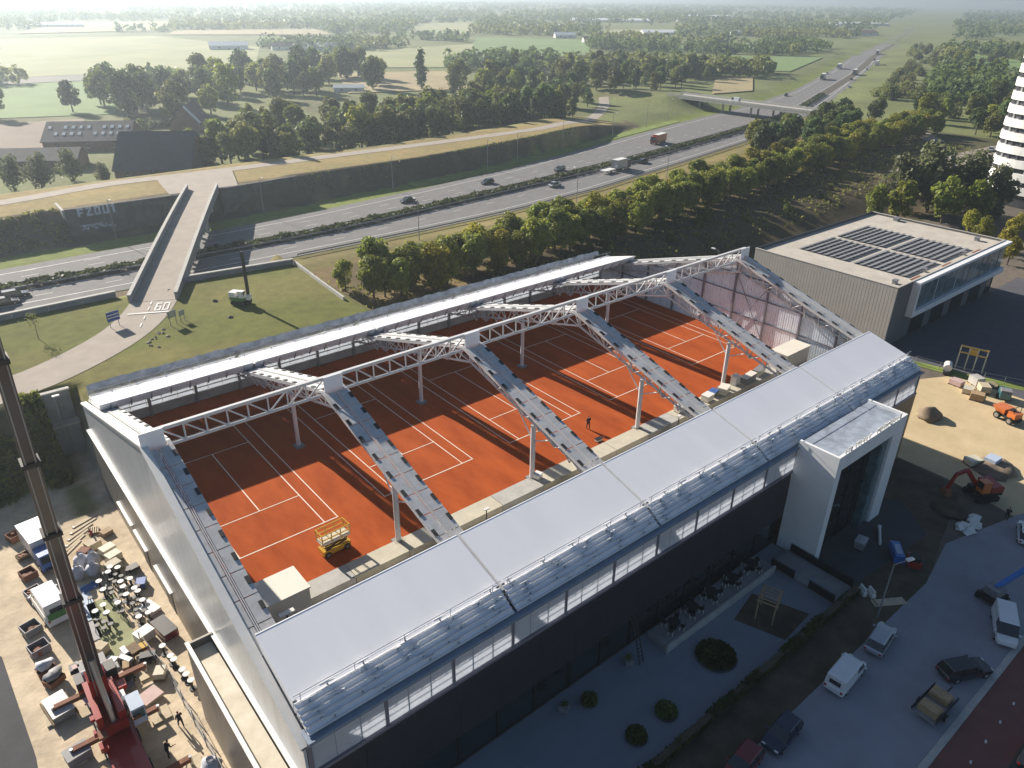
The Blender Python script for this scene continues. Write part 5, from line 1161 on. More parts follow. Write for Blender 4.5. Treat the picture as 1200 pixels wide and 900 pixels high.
# dark hedge, paving details, courtyard
v, q = hedge_leaves(8.5, 44.8, 130, .38, 1.25, lambda x: np.full_like(x, -45.2), lambda x: np.full_like(x, YARD), .22, 14)
hd = thing('boundary_hedge', 'clipped dark hedge between the paved courtyard and the dirt strip', 'hedge', (26, -45.2, YARD)); link('foliage', meshnp('foliage', v, q, 'leaf_dark'), hd, Matrix()); pbox('core', hd, 'mud', 8.6, 44.7, -45.45, -44.95, YARD, YARD + .95)
def round_bed(label, x, y, r, h, seed):
    t = thing('planting_bed', label, 'planting bed', (x, y, G0)); B().tube((0, 0, 0), (0, 0, .18), r, r * .97, n=24).obj('edging', 'dark_concrete', t)
    r_ = np.random.default_rng(seed); n = int(420 * r * r + 250); a_ = r_.uniform(0, 6.28, n); d_ = r * .95 * np.sqrt(r_.random(n)); v, q = leafquads(np.stack([d_ * np.cos(a_), d_ * np.sin(a_), .15 + h * r_.random(n) * (1 - (d_ / r) ** 2 * .6)], -1), .22, r_); link('foliage', meshnp('foliage', v, q, 'leaf_dark'), t)
round_bed('large dark round planting bed in the middle of the courtyard', 27.1, -41.3, 1.9, .5, 1); round_bed('small round planting bed between two others in the courtyard', 18.9, -42.4, .95, .8, 2); round_bed('small round planting bed at the end of the courtyard', 15.2, -42.4, .9, .8, 3); round_bed('clipped round shrub bed against the dark facade', 14.6, -37.6, .7, 1.0, 4)
sheet('bark_bed', [(32.2, -39.6), (36.6, -38.6), (38.6, -43.8), (33.8, -44.2)], YARD + .045, 'mud')
pv = thing('pergola', 'small timber play pergola on the brown bark bed', 'pergola', (35.2, -41.2, G0), R(20))
for x in (-1.1, 1.1):
    for y in (-.8, .8): B().box(x - .07, x + .07, y - .07, y + .07, 0, 2.2).obj('post', 'wood', pv)
for y in (-.8, .8): B().box(-1.3, 1.3, y - .06, y + .06, 2.2, 2.35).obj('beam', 'wood', pv)
for i in range(6): B().box(-1.25 + i * .48, -1.15 + i * .48, -1.0, 1.0, 2.35, 2.45).obj('slat', 'wood', pv)
tc = thing('terrace', 'raised grey terrace carrying the dark tables along the facade', 'terrace', (32.5, -37.0, YARD))
for i in range(8): pbox('slab', tc, 'grey_concrete', 24.0 + i * 2.13 + .01, 24.0 + (i + 1) * 2.13 - .01, -38.1, -35.83, YARD, YARD + .75)
pbox('kerb', tc, 'concrete', 23.9, 41.1, -38.32, -38.11, YARD, YARD + .9)
TZ = YARD + .76
tab0 = thing('terrace_table', 'x', 'table'); B().tube((0, 0, .70), (0, 0, .76), .62, n=16).obj('table_top', 'plastic_black', tab0); B().tube((0, 0, .03), (0, 0, .70), .06, n=8).obj('leg', 'black_metal', tab0); B().tube((0, 0, 0), (0, 0, .04), .35, n=12).obj('base', 'black_metal', tab0)
ch0 = thing('terrace_chair', 'x', 'chair'); B().box(-.22, .22, -.22, .22, .42, .47).obj('seat', 'plastic_black', ch0); B().box(-.22, .22, .19, .23, .5, .85).obj('backrest', 'plastic_black', ch0)
for x in (-.2, .2):
    for y in (-.2, .2): B().bar((x * .9, y * .9, .43), (x * 1.15, y * 1.15, 0), .045, .045).obj('leg', 'cap_white', ch0)
first = [True, True]
for i, (x, y) in enumerate(((26.2, -37.0), (29.2, -36.8), (32.3, -36.7), (35.6, -36.8), (38.9, -36.8))):
    lab = ['terrace table next to the leaning ladder', 'second terrace table from the leaning ladder', 'middle terrace table of the five before the dark facade', 'second terrace table from the white portal', 'terrace table nearest the white portal'][i]
    if first[0]: place(tab0, (x, y, TZ)); tab0['label'] = lab; tab0['group'] = 'terrace tables'; first[0] = False
    else: copy_thing(tab0, (x, y, TZ), 0, 1, lab, 'terrace tables')
    for k in range(4):
        a_ = k * math.pi / 2 + .5 + i * .3; cx_, cy_ = x + .95 * math.cos(a_), y + .8 * math.sin(a_); lb = 'black chair with pale legs drawn up to the ' + ['terrace table next to the ladder', 'second table from the ladder', 'middle terrace table', 'second table from the portal', 'table nearest the portal'][i]
        if first[1]: place(ch0, (cx_, cy_, TZ), a_ - math.pi / 2); ch0['label'] = lb; ch0['group'] = 'terrace chairs'; first[1] = False
        else: copy_thing(ch0, (cx_, cy_, TZ), a_ - math.pi / 2, 1, lb, 'terrace chairs')
ld = thing('ladder', 'long ladder leaning against the dark facade', 'ladder', (21.2, -38.3, G0))
for x in (21.0, 21.5): pbar('stile', ld, 'black_metal', (x, -37.6, G0), (x + .3, -35.85, G0 + 4.4), .045)
for i in range(12): pbar('rung', ld, 'black_metal', (21.0 + .023 * (i + 1), -37.6 + 1.75 * (i + 1) / 13, G0 + 4.4 * (i + 1) / 13), (21.5 + .023 * (i + 1), -37.6 + 1.75 * (i + 1) / 13, G0 + 4.4 * (i + 1) / 13), .03)
rmp = thing('entrance_ramp', 'pale concrete ramp with railing leading to the white portal', 'ramp', (43, -41.5, YARD)); pbox('slab', rmp, 'grey_concrete', 41.6, 45.0, -44.6, -37.3, YARD, YARD + .35); 
for (a_, b_) in (((45.1, -37.5), (45.1, -44.6)), ((41.5, -40.2), (41.5, -37.5)), ((41.5, -44.6), (41.5, -41.8))):
    pbar('rail', rmp, 'black_metal', (a_[0], a_[1], YARD + 1.3), (b_[0], b_[1], YARD + 1.3), .035); pbar('panel', rmp, 'black_metal', (a_[0], a_[1], YARD + .75), (b_[0], b_[1], YARD + .75), .02, 'box', .45)
for i in (1, 3):                                                 # items along the dark facade
    t = thing('planter', ['square planter with shrub at the corner of the dark facade', 'tall pot with shrub beside the shop windows', 'square planter with shrub before the shop windows', 'planter with shrub beside the leaning ladder'][i], 'planter', (8.6 + i * 3.9, -36.8, G0), i * .4); B().box(-.4, .4, -.4, .4, 0, .6).obj('pot', 'plastic_grey', t); r_ = np.random.default_rng(i); v, q = leafquads(r_.normal(size=(90, 3)) * (.16, .16, .1) + (0, 0, .7), .14, r_); link('foliage', meshnp('foliage', v, q, 'leaf_dark'), t)
# street lamp, boards and barrier at the corner
def lamp(label, x, y, z, h, arm, rz, m='metal_post', headm='cap_white', group=None):
    t = thing('street_lamp', label, 'street lamp', (x, y, z), rz, group); B().tube((0, 0, -.2), (0, 0, h), .1, .06, 8).obj('pole', m, t)
    if arm: B().bar((0, 0, h), (arm, 0, h + .15), .07, .07).obj('arm', m, t)
    B().box(arm - .15, arm + .65, -.18, .18, h + .08, h + .24).obj('lamp_head', headm, t); return t
lamp('tall street lamp with a white head on the dirt strip', 43.3, -48.2, G0, 6.6, 1.6, R(-20))
lamp('lamp post rising beside the two-tier retaining wall', -10.6, 30.9, -5.5, 5.6, 0, 0); lamp('lamp post beside the solar roof building at the gable', 96.5, 12, -6, 9.0, 1.0, R(90))
for i, (x, y) in enumerate(((17, 115), (52, 116.5), (92, 120.3), (131, 126.5), (148, 132), (176, 139.5), (209, 146), (240, 155.5), (262, 162), (-25, 113))):
    lamp('tall grey motorway lamp on the green verge below the service road', x, y, -5.6, 9.5, 1.2, R(-85), group='motorway lamps')
for (x, y) in ((70, 73), (122, 76), (166, 82), (258, 98), (285, 108)): lamp('tall grey motorway lamp beside the guard rail at the tree row', x, y, H(x, y), 9, 1.2, R(85), group='lamps by the tree row')
pbd = thing('timber_board', 'long pale timber board lying across the dirt strip by the lamp', 'board', (46.2, -47.9, G0), R(-32)); B().box(-1.7, 1.7, -.45, .45, .0, .1).obj('board', 'wood_pale', pbd); B().box(-1.5, -1.3, -.4, .4, .1, .16).obj('batten', 'wood', pbd)
for i, (x, y) in enumerate(((45.3, -45.6), (45.7, -46.3))): 
    t = thing('bollard', ['white curved barrier block at the hedge end', 'white barrier block beside the curved barrier'][i], 'barrier', (x, y, G0), R(60)); B().box(-.5, .5, -.2, .2, 0, .5).obj('base', 'plastic_white', t); B().box(-.45, .45, -.1, .1, .5, .9).obj('top', 'plastic_white', t)
# road signs, pile rig and stones on the lawn
def sign(label, x, y, rz, w, h, z0, m, z=-.5):
    t = thing('road_sign', label, 'sign', (x, y, z), rz)
    for s in (-.35, .35): B().tube((s * w, .06, 0), (s * w, .06, z0 + h), .05, n=6).obj('post', 'metal_post', t)
    p = B().box(-w / 2, w / 2, -.03, .03, z0, z0 + h).obj('panel', m, t); return t, p, w, h, z0
t, p, w, h, z0 = sign('blue direction sign with two white strips beside the path', 1.5, 51.1, R(14), 1.9, 1.5, 1.0, 'sign_blue')
for k in (.32, .62): B().box(-w * .46, w * .46, -.045, -.031, z0 + h * k, z0 + h * k + .14).obj('strip', 'paint_white', p)
sign('pale grey back of a road sign at the bridge end', 8.6, 46.6, R(200), 1.5, 1.1, 1.2, 'car_silver'); sign('second pale sign back behind the grey sign at the bridge end', 10.2, 47.3, R(200), 1.0, .9, .9, 'car_silver')
rg = thing('pile_rig', 'small white and green pile rig with a tall black mast on the lawn', 'rig', (20.0, 48.6, -.5), R(-55))
for s in (-1, 1): B().prism([(-1.2, .1), (1.2, .1), (1.4, .4), (1.2, .7), (-1.2, .7), (-1.4, .4)], 'y', s * .8 - .22, s * .8 + .22).obj('track', 'tyre', rg)
B().box(-1.6, .9, -.8, .8, .7, 1.3).obj('body', 'green_paint', rg); B().box(-1.7, -.5, -.75, .75, 1.3, 2.1).obj('engine_cover', 'cap_white', rg); B().box(.0, .9, -.7, .2, 1.3, 2.4).obj('cab', 'cap_white', rg); B().box(.1, .93, -.6, .1, 1.7, 2.3).obj('window', 'glass_dark', rg)
B().bar((1.5, 0, .2), (1.5, 0, 9.0), .38, .38).obj('mast', 'black_metal', rg); B().box(1.2, 1.8, -.4, .4, 1.0, 1.9).obj('hammer', 'cap_white', rg)
for i, (x, y) in enumerate(((17.0, 52.5), (16.4, 44.2), (12.6, 62.0))): heap('stone', ['dark stone on the lawn behind the pile rig', 'dark stone on the lawn near the path', 'pale stone beside the bridge end'][i], 'stone', x, y, .45, .35, 'dark_concrete' if i < 2 else 'concrete', i, -.5)
rr = random.Random(12)
for i in range(14): heap('stone', 'small stone in the scatter along the path edge', 'stone', 6.5 + rr.uniform(-.8, 1.5) - i * .25, 45.5 - i * .45 + rr.uniform(-.6, .6), rr.uniform(.15, .35), .2, 'path_tan', i, -.46).__setitem__('group', 'stones along the path')

# ---------------------------------------------------------------- mobile crane in the left yard
cr_ = thing('mobile_crane', 'red mobile crane on outriggers with a long dark telescopic boom', 'crane', (-16.9, -14.5, YARD))
def cw(nm, m, b): return b.obj(nm, m, cr_, world=True)
g = YARD + .03
B0 = Vector((-17.25, -14.4, -5.4)); B1 = Vector((-16.7, -19.0, 25.0)); bd = (B1 - B0).normalized()
cw('carrier', 'plastic_grey', B().box(-18.3, -15.9, -25, -7.5, g + .75, g + 1.35))
cw('carrier_deck', 'crane_red', B().box(-18.25, -15.95, -24.0, -9.2, g + 1.36, g + 1.62))
c = cw('driver_cab', 'crane_red', B().box(-18.3, -15.9, -27.2, -25.1, g + .5, g + 2.7)); pbox('windscreen', c, 'glass_dark', -18.2, -16.0, -27.24, -27.205, g + 1.5, g + 2.5)
for k in range(5):
    for s in (-1, 1):
        y = -24.2 + k * 3.3; x = -17.1 + s * 1.05
        o = pbar('wheel', cr_, 'tyre', (x - .25, y, g + .6), (x + .25, y, g + .6), .6); pbar('rim', o, 'rim', (x + s * .26, y, g + .6), (x + s * .29, y, g + .6), .34)
cw('turntable', 'black_metal', B().tube((-17.1, -15.6, g + 1.62), (-17.1, -15.6, g + 2.0), 1.2, n=18))
cw('superstructure', 'crane_red', B().box(-18.1, -16.2, -17.6, -12.6, g + 2.0, g + 2.9)); cw('engine_house', 'crane_red', B().box(-18.2, -17.75, -17.4, -13.0, g + 2.9, g + 4.0)); cw('engine_house', 'crane_red', B().box(-16.7, -16.15, -17.4, -13.4, g + 2.9, g + 3.7))
cw('counterweight', 'black_metal', B().box(-18.6, -15.6, -12.5, -11.3, g + 1.9, g + 3.6)); cw('winch', 'stud', B().tube((-18.0, -12.2, g + 3.9), (-16.4, -12.2, g + 3.9), .45, n=12))
k_ = cw('operator_cab', 'mat_blue', B().box(-15.9, -14.9, -17.8, -16.0, g + 1.9, g + 3.6)); pbox('window', k_, 'glass_teal', -15.8, -15.0, -17.83, -17.805, g + 2.5, g + 3.4)
cw('boom_foot', 'crane_red', B().bar(B0 - bd * 1.5, B0 + bd * 3.0, 1.15, 1.3)); cw('lift_cylinder', 'rim', B().tube((-17.1, -17.2, g + 2.4), tuple(B0 + bd * 5.5 + Vector((0, -.8, 0))), .22, n=10))
for i, (l0, l1, wd_) in enumerate(((0, 11, .92), (10.8, 17.5, .84), (17.3, 23.5, .76), (23.3, 31, .70), (30.8, 40, .64))):
    s_ = cw('boom_section', 'boom_grey', B().bar(B0 + bd * (l0 + 1.0), B0 + bd * (l1 + 1.0), wd_, wd_ * 1.15))
    B().bar(B0 + bd * (l1 + .7), B0 + bd * (l1 + 1.05), wd_ * 1.25, wd_ * 1.4).obj('collar', 'black_metal', s_, world=True)
    for sx in (-.28, .28): B().bar(B0 + bd * (l0 + 1.0) + Vector((sx, -wd_ * .6, 0)), B0 + bd * (l1 + .6) + Vector((sx, -wd_ * .6, 0)), .07, .07).obj('rib', 'metal_post', s_, world=True)
rr = random.Random(77)
for i in range(26):
    y = rr.uniform(-18.5, -9.5); x = rr.choice((-18.35, -18.15, -15.95, -15.75)) + rr.uniform(-.15, .15); w_ = rr.uniform(.12, .32); z = g + rr.uniform(1.6, 3.2)
    pbox('fitting', cr_, rr.choice(['black_metal', 'crane_red', 'pink_board', 'plastic_grey', 'rust', 'cap_white']), x - w_, x + w_, y - w_ * 1.4, y + w_ * 1.4, z, z + rr.uniform(.2, .6))
for i in range(7): pbar('hose', cr_, 'black_metal', (-17.9 + i * .28, -12.6, g + 3.0), (-17.8 + i * .26, -14.2 - i * .1, g + 4.6), .035)
for y, xl, xr in ((-11.0, -20.6, -13.4), (-22.5, -20.6, -13.4), (-16.2, -20.3, -13.9)):
    cw('outrigger_beam', 'rust', B().box(xl, -18.3, y - .22, y + .22, g + .75, g + 1.15)); cw('outrigger_beam', 'rust', B().box(-15.9, xr, y - .22, y + .22, g + .75, g + 1.15))
    for x in (xl, xr):
        cw('jack', 'rim', B().tube((x, y, g + .12), (x, y, g + 1.2), .13, n=8)); cw('jack_pad', 'wood_pale', B().box(x - .75, x + .75, y - .75, y + .75, g, g + .14))
# containers, tool boxes and vehicles in a line along the yard
def crate(label, x, y, rz, sx, sy, sz, m, lid=None, name='site_crate', cat='crate', z=g):
    if lid is None: sx, sy, sz = sx * .78, sy * .72, sz * .7
    t = thing(name, label, cat, (x, y, z), rz)
    b = B(); th = .07
    if lid is None:
        b.box(-sx / 2, sx / 2, -sy / 2, -sy / 2 + th, .12, sz).box(-sx / 2, sx / 2, sy / 2 - th, sy / 2, .12, sz).box(-sx / 2, -sx / 2 + th, -sy / 2 + th, sy / 2 - th, .12, sz).box(sx / 2 - th, sx / 2, -sy / 2 + th, sy / 2 - th, .12, sz); b.obj('side', m, t)
        B().box(-sx / 2 + th, sx / 2 - th, -sy / 2 + th, sy / 2 - th, .14, .2).obj('floor', m, t)
        rr = random.Random(int(x * 10) + int(y * 7)); b = B()
        for i in range(5): b.cbox((rr.uniform(-sx * .3, sx * .3), rr.uniform(-sy * .3, sy * .3), .2), rr.uniform(.2, .6), rr.uniform(.2, .7), rr.uniform(.1, sz * .7), rr.random())
        tag(b.obj('contents', 'rust', t), kind='stuff')
    else:
        B().box(-sx / 2, sx / 2, -sy / 2, sy / 2, .12, sz).obj('body', m, t); B().box(-sx / 2 - .03, sx / 2 + .03, -sy / 2 - .03, sy / 2 + .03, sz, sz + .06).obj('lid', lid, t)
    for s in (-1, 1): B().box(-sx / 2 + .1, sx / 2 - .1, s * sy * .3 - .08, s * sy * .3 + .08, 0, .12).obj('skid', 'wood_dark', t)
    return t
for a_ in [('open red steel bin with a pale lid at the head of the container line', -19.0, 16.6, .3, 2.0, 1.8, 1.2, 'rust'), ('small wooden crate behind the red steel bin', -19.0, 12.7, .25, 1.5, 1.2, .7, 'wood_dark'), ('dark open bin beside the white lorry', -19.1, 9.0, .25, 1.7, 1.9, 1.2, 'rust'),
           ('dark open bin in front of the cream van', -19.2, 5.7, .25, 1.8, 1.6, 1.2, 'stud'), ('grey open bin behind the cream van', -20.3, .6, .25, 1.9, 2.0, 1.2, 'plastic_grey'), ('open bin heaped with white sacks beside the crane', -20.2, -2.6, .2, 2.0, 1.8, 1.3, 'stud')]:
    crate(*a_)
for i, a_ in enumerate([(-20.2, -5.6, .1), (-19.9, -7.2, .5)]):
    t = crate(['rust-red tool rack loaded with straps beside the crane', 'tool rack with a grey tarpaulin beside the crane'][i], a_[0], a_[1], a_[2], 1.8, 1.5, 1.0, 'rust', None, 'tool_rack', 'rack'); b = B(); b.lump((0, 0, 1.0), .8, .6, .35, 9, 5, .3, i); b.obj('load', ['bag_cloth', 'plastic_grey'][i], t, smooth=True)
t = crate('long grey spreader frame on blocks beside the crane', -20.2, -10.6, .15, 1.6, 2.6, .8, 'metal_post', 'deck_grey', 'spreader_frame', 'frame')
for s in (-1, 1): B().bar((s * .9, -1.5, .3), (s * .9, 1.5, .3), .14, .3).obj('beam', 'wood_dark', t)
crate('closed grey tool chest beside the crane outrigger', -20.0, -16.3, .15, 1.7, 1.3, .9, 'stud', 'plastic_grey', 'tool_chest', 'chest')
vn = car('cream van with a green rear panel parked in the container line', (-18.3, 2.4, g), R(97), 'car_white', 5.2, 2.2, 2.7, 'van'); B().box(-2.63, -2.605, -.85, .85, 1.0, 1.75).obj('rear_panel', 'green_paint', vn)
t = thing('lorry', 'white lorry with a blue cab parked behind the crane boom', 'lorry', (-17.2, 11.4, g), R(-82))
B().box(-3.2, 1.1, -1.15, 1.15, 1.0, 3.1).obj('cargo_box', 'car_white', t); B().box(-3.2, 3.2, -.9, .9, .6, .98).obj('chassis', 'black_metal', t); c = B().box(1.3, 3.2, -1.1, 1.1, .6, 2.5).obj('cab', 'tarp_blue', t); B().box(3.1, 3.22, -1.0, 1.0, 1.5, 2.3).obj('windscreen', 'glass_dark', c)
for x in (-2.2, 2.2):
    for s in (-1, 1): wheel(t, x, s * 1.0, .48, .28)
# mats, big bags, pallets
for (lab, x0, y0, x1, y1, m_, nm) in (('pale blue ground mat laid beside the crane boom', -17.0, -1.2, -14.9, 4.4, 'mat_blue', 'ground_mat'), ('pale grey ground mat at the foot of the blue mat', -17.1, -4.2, -15.4, -1.4, 'plastic_grey', 'ground_mat'), ('olive green ground cloth under the standing table tops', -15.6, -7.6, -13.0, 1.2, 'mat_green', 'ground_cloth')):
    tag(B().box(x0, x1, y0, y1, g, g + .04).obj(nm, m_), lab, 'mat')
rr = random.Random(9)
for i, (x, y) in enumerate(((-15.2, 5.6), (-13.9, 5.2), (-14.5, 7.4), (-13.5, 7.0))):
    t = thing('bulk_bag', ['white bulk bag at the end of the blue mat', 'white bulk bag beside the wrapped pallets', 'white bulk bag behind the two front bags', 'slumped white bulk bag behind the wrapped pallets'][i], 'bag', (x, y, g), rr.random())
    b = B(); b.lump((0, 0, .75), .68, .66, .85, 12, 8, .13, i, 0); b.obj('sack', 'bag_cloth', t, smooth=True); B().tube((0, 0, 1.45), (.05, 0, 1.75), .22, .3, 10, False).obj('spout', 'bag_cloth', t)
t = tag(B().cbox((-14.8, 3.6, g + .05), 1.5, 1.0, .06, .3).obj('tarpaulin', 'tarp_blue'), 'folded blue tarpaulin on the blue mat before the bulk bags', 'tarpaulin')
for i, (x, y, ld_, lab) in enumerate([(-12.9, 9.8, 'wood_pale', 'pallet of pale boards beside the sand track'), (-11.9, 7.9, 'cream_paint', 'pallet of cream boxes before the wall canopies'), (-11.7, 6.4, 'cream_paint', 'second pallet of cream boxes before the wall canopies'), (-12.1, 4.9, 'cream_concrete', 'pallet of cream blocks next to the bulk bags')]):
    pallet_stack(lab, x, y, .3, 1, 1.5, 1.2, ld_, .8, z=g)
    b = B()
tt0 = thing('bar_table', 'x', 'table'); B().tube((0, 0, 1.04), (0, 0, 1.10), .29, n=16).obj('table_top', 'plastic_white', tt0); B().tube((0, 0, .02), (0, 0, 1.04), .09, n=8).obj('stem', 'black_metal', tt0); B().tube((0, 0, 0), (0, 0, .05), .3, n=10).obj('foot', 'black_metal', tt0)
bs0 = thing('bar_stool', 'x', 'stool'); B().tube((0, 0, .72), (0, 0, .80), .24, n=12).obj('seat', 'plastic_black', bs0)
for k in range(4): B().bar((.14 * math.cos(k * 1.57), .14 * math.sin(k * 1.57), .72), (.28 * math.cos(k * 1.57), .28 * math.sin(k * 1.57), 0), .05, .05).obj('leg', 'plastic_black', bs0)
spots = []
for (cx_, cy_, n_, sx_, sy_) in ((-12.5, 2.6, 16, 1.4, 1.8), (-12.2, -1.2, 22, 1.2, 1.7), (-14.9, -2.6, 9, .6, 1.6), (-11.7, -4.2, 6, .5, .8), (-15.6, 1.6, 3, .8, .8)):
    for i in range(n_):
        for _ in range(30):
            p = (cx_ + rr.uniform(-sx_, sx_), cy_ + rr.uniform(-sy_, sy_))
            if p[0] < -9.9 and all(math.dist(p, q_) > .62 for q_ in spots): spots.append(p); break
ft = [True, True]
for i, (x, y) in enumerate(spots):
    k = 0 if (i % 5) < 2 else 1; pr_ = (tt0, bs0)[k]; lb = ('white-topped standing table among the black furniture stored by the wall', 'black bar stool among the furniture stored by the wall')[k]; gp = ('stored standing tables', 'stored bar stools')[k]
    if ft[k]: place(pr_, (x, y, g + .05), i); pr_['label'] = lb; pr_['group'] = gp; ft[k] = False
    else: copy_thing(pr_, (x, y, g + .05), i, 1, lb, gp)
for i, (x, y) in enumerate(((-10.7, -9.8), (-10.5, -11.4), (-10.4, -12.0), (-10.2, -13.6), (-10.1, -14.3), (-10.0, -15.2))): copy_thing(tt0, (x - .9, y, g), i, 1, 'white-topped standing table left along the foot of the annex wall', 'tables along the annex')
crate('white cool box on the olive cloth beside the stored furniture', -12.4, -6.9, .3, 1.5, 1.1, 1.0, 'plastic_white', 'plastic_white', 'cool_box', 'box')
crate('dark blue and maroon covered sofa stack at the wall foot', -10.7, -7.2, .2, 1.3, 2.6, .9, 'car_red', 'plastic_black', 'sofa_stack', 'sofa')
tag(B().cbox((-11.0, -3.2, g), 1.3, 2.0, .35, .3).obj('plaster_board', 'cap_white'), 'stack of white boards lying at the wall door', 'boards')
for i, (x, y, ld_, lab) in enumerate([(-11.2, 11.5, 'wood', 'pallet of timber at the far canopy'), (-12.2, 12.8, None, 'empty pallets beside the sand track'), (-13.9, 9.0, 'rust', 'pallet of rusty fittings beside the lorry'), (-10.6, 3.4, 'plastic_black', 'pallet of black folded furniture under the canopy'), (-10.6, .6, 'tarp_blue', 'pallet under blue sheeting at the wall door'), (-15.9, -6.2, 'wood_pale', 'pallet of pale boards between crane and green cloth'), (-15.2, -11.8, 'stud', 'pallet of dark fittings beside the jumble'), (-12.6, -12.2, 'cream_paint', 'pallet of cream cartons beside the annex fence'), (-18.9, -19.6, 'wood', 'pallet of timber blocks beside the crane rear'), (-13.2, -26.5, 'rust', 'pallet of brown fittings beside the annex fence')]):
    pallet_stack(lab, x, y, .3 + i, 1 + i % 2, 1.2, 1.0, ld_, .35 + .2 * (i % 3), z=g)
names = [('pink_board', 'pink board lying on the jumbled furniture'), ('plastic_black', 'black chair pile'), ('wood', 'timber frame'), ('yellow', 'yellow rack'), ('plastic_white', 'white carton'), ('stud', 'dark cabinet'), ('wood_pale', 'pale crate'), ('rust', 'brown box'), ('plastic_black', 'black folded parasol'), ('plastic_grey', 'grey chest'), ('cream_paint', 'cream cabinet'), ('plastic_black', 'black trolley'), ('wood_dark', 'dark timber box'), ('plastic_white', 'white stool'), ('plastic_black', 'black bench'), ('metal_post', 'metal rack')]
for i, (m_, lb) in enumerate(names):
    x, y = -14.4 + rr.uniform(-1.3, 1.7), -9.6 + rr.uniform(-1.6, 1.7); w_, d_, h_ = rr.uniform(.5, 1.3), rr.uniform(.4, 1.0), rr.uniform(.3, 1.0)
    t = thing('stored_item', lb + ' in the jumble of furniture beside the crane', 'furniture', (x, y, g), rr.uniform(0, 3)); B().box(-w_ / 2, w_ / 2, -d_ / 2, d_ / 2, h_ * .55, h_).obj('top', m_, t)
    for sx_ in (-1, 1):
        for sy_ in (-1, 1): B().box(sx_ * w_ * .42 - .04, sx_ * w_ * .42 + .04, sy_ * d_ * .42 - .04, sy_ * d_ * .42 + .04, 0, h_ * .55).obj('leg', 'black_metal', t)
crate('pink-topped outrigger mat box beside the crane', -14.0, -14.0, .3, 1.6, 1.4, .4, 'wood_pale', 'pink_board', 'outrigger_box', 'box')
fence('light construction fence along the annex wall', [(-12.9, -7.6), (-12.1, -14), (-11.9, -24), (-11.9, -34)], 1.9, 2.4, 'metal_post', g)
t = thing('bulk_bag', 'white bulk bag at the foot of the annex fence', 'bag', (-12.4, -24.0, g)); b = B(); b.lump((0, 0, .7), .8, .8, .8, 12, 8, .16, 7, 0); b.obj('sack', 'bag_cloth', t, smooth=True); B().tube((0, 0, 1.35), (.05, 0, 1.6), .25, .3, 10, False).obj('spout', 'bag_cloth', t)
for i in range(6):
    t = thing('plank', 'pale plank lying on the rutted sand track', 'plank', (-12.4 - .5 * i, 15.5 - i * .9, g), .35 + i * .08, 'planks on the sand track'); B().box(-1.6, 1.6, -.14, .14, 0, .06).obj('board', 'wood_pale', t); B().box(-1.5, -1.4, -.16, .16, .06, .09).obj('end_strap', 'metal_post', t)

# ---------------------------------------------------------------- inside the hall
sl_ = thing('scissor_lift', 'yellow scissor lift parked on the first clay court', 'scissor lift', (3.0, -16.1, 0.0), R(2))
B().box(-1.35, 1.35, -.55, .55, .25, .75).obj('chassis', 'yellow', sl_)
for s in (-1, 1):
    for k in range(3): B().bar((-1.1, s * .42, .78 + k * .22), (1.1, s * .42, .98 + k * .22), .08, .1).obj('scissor_arm', 'black_metal', sl_)
    for x in (-.95, .95): wheel(sl_, x, s * .55, .3, .2)
B().box(-1.4, 1.4, -.6, .6, 1.45, 1.6).obj('platform', 'cream_paint', sl_)
for s in (-1, 1):
    for z in (2.05, 2.55): B().box(-1.4, 1.4, s * .58 - .04, s * .58 + .04, z, z + .08).obj('guard_rail', 'yellow', sl_)
    for x in (-1.36, -.45, .45, 1.36): B().box(x - .04, x + .04, s * .58 - .035, s * .58 + .035, 1.6, 2.55).obj('guard_post', 'yellow', sl_)
for x in (-1.36, 1.36):
    for z in (2.05, 2.55): B().box(x - .04, x + .04, -.54, .54, z, z + .08).obj('guard_rail', 'yellow', sl_)
def item(name, label, cat, x, y, z, sx, sy, sz, m, m2, rz=0.0):
    t = thing(name, label, cat, (x, y, z), rz); B().box(-sx / 2, sx / 2, -sy / 2, sy / 2, .08, sz).obj('body', m, t); B().box(-sx / 2 - .04, sx / 2 + .04, -sy / 2 - .04, sy / 2 + .04, sz, sz + .07).obj('lid', m2, t)
    for s in (-1, 1): B().box(-sx / 2 + .05, sx / 2 - .05, s * sy * .32 - .05, s * sy * .32 + .05, 0, .08).obj('foot', 'wood_dark', t)
    return t
W0 = .23
for i, a_ in enumerate([(47.6, -19.3, 1.8, .9, .7, 'box_cream', 'plastic_white', 'white chest on the walkway beside the third truss'), (52.2, -19.7, 1.4, 1.0, .8, 'box_cream', 'cap_white', 'white carton stack on the walkway before the last but one column'), (53.9, -19.3, 1.2, .9, .6, 'plastic_grey', 'tarp_blue', 'grey chest with a blue lid on the walkway'), (55.4, -19.8, 1.6, 1.1, .9, 'cream_paint', 'box_cream', 'cream crate beside the last column'), (58.6, -19.2, 1.0, .8, 1.2, 'plastic_white', 'box_cream', 'tall white carton past the last column'), (60.6, -19.8, 2.6, .9, .9, 'plastic_grey', 'box_cream', 'long bench with cream top past the last column'), (63.6, -19.4, 2.2, .9, .8, 'cream_paint', 'plastic_grey', 'grey-topped counter beside the cream room'), (24.6, -19.2, .8, .7, .5, 'cap_white', 'plastic_white', 'white toolbox at the foot of the second column'), (35.0, -17.8, .8, .45, .3, 'plastic_white', 'plastic_black', 'white sports bag left on the clay beside the player')]):
    item('site_box' if i < 8 else 'sports_bag', a_[7], 'box' if i < 8 else 'bag', a_[0], a_[1], W0 if i < 8 else .01, a_[2], a_[3], a_[4], a_[5], a_[6], .1 * (i % 4))
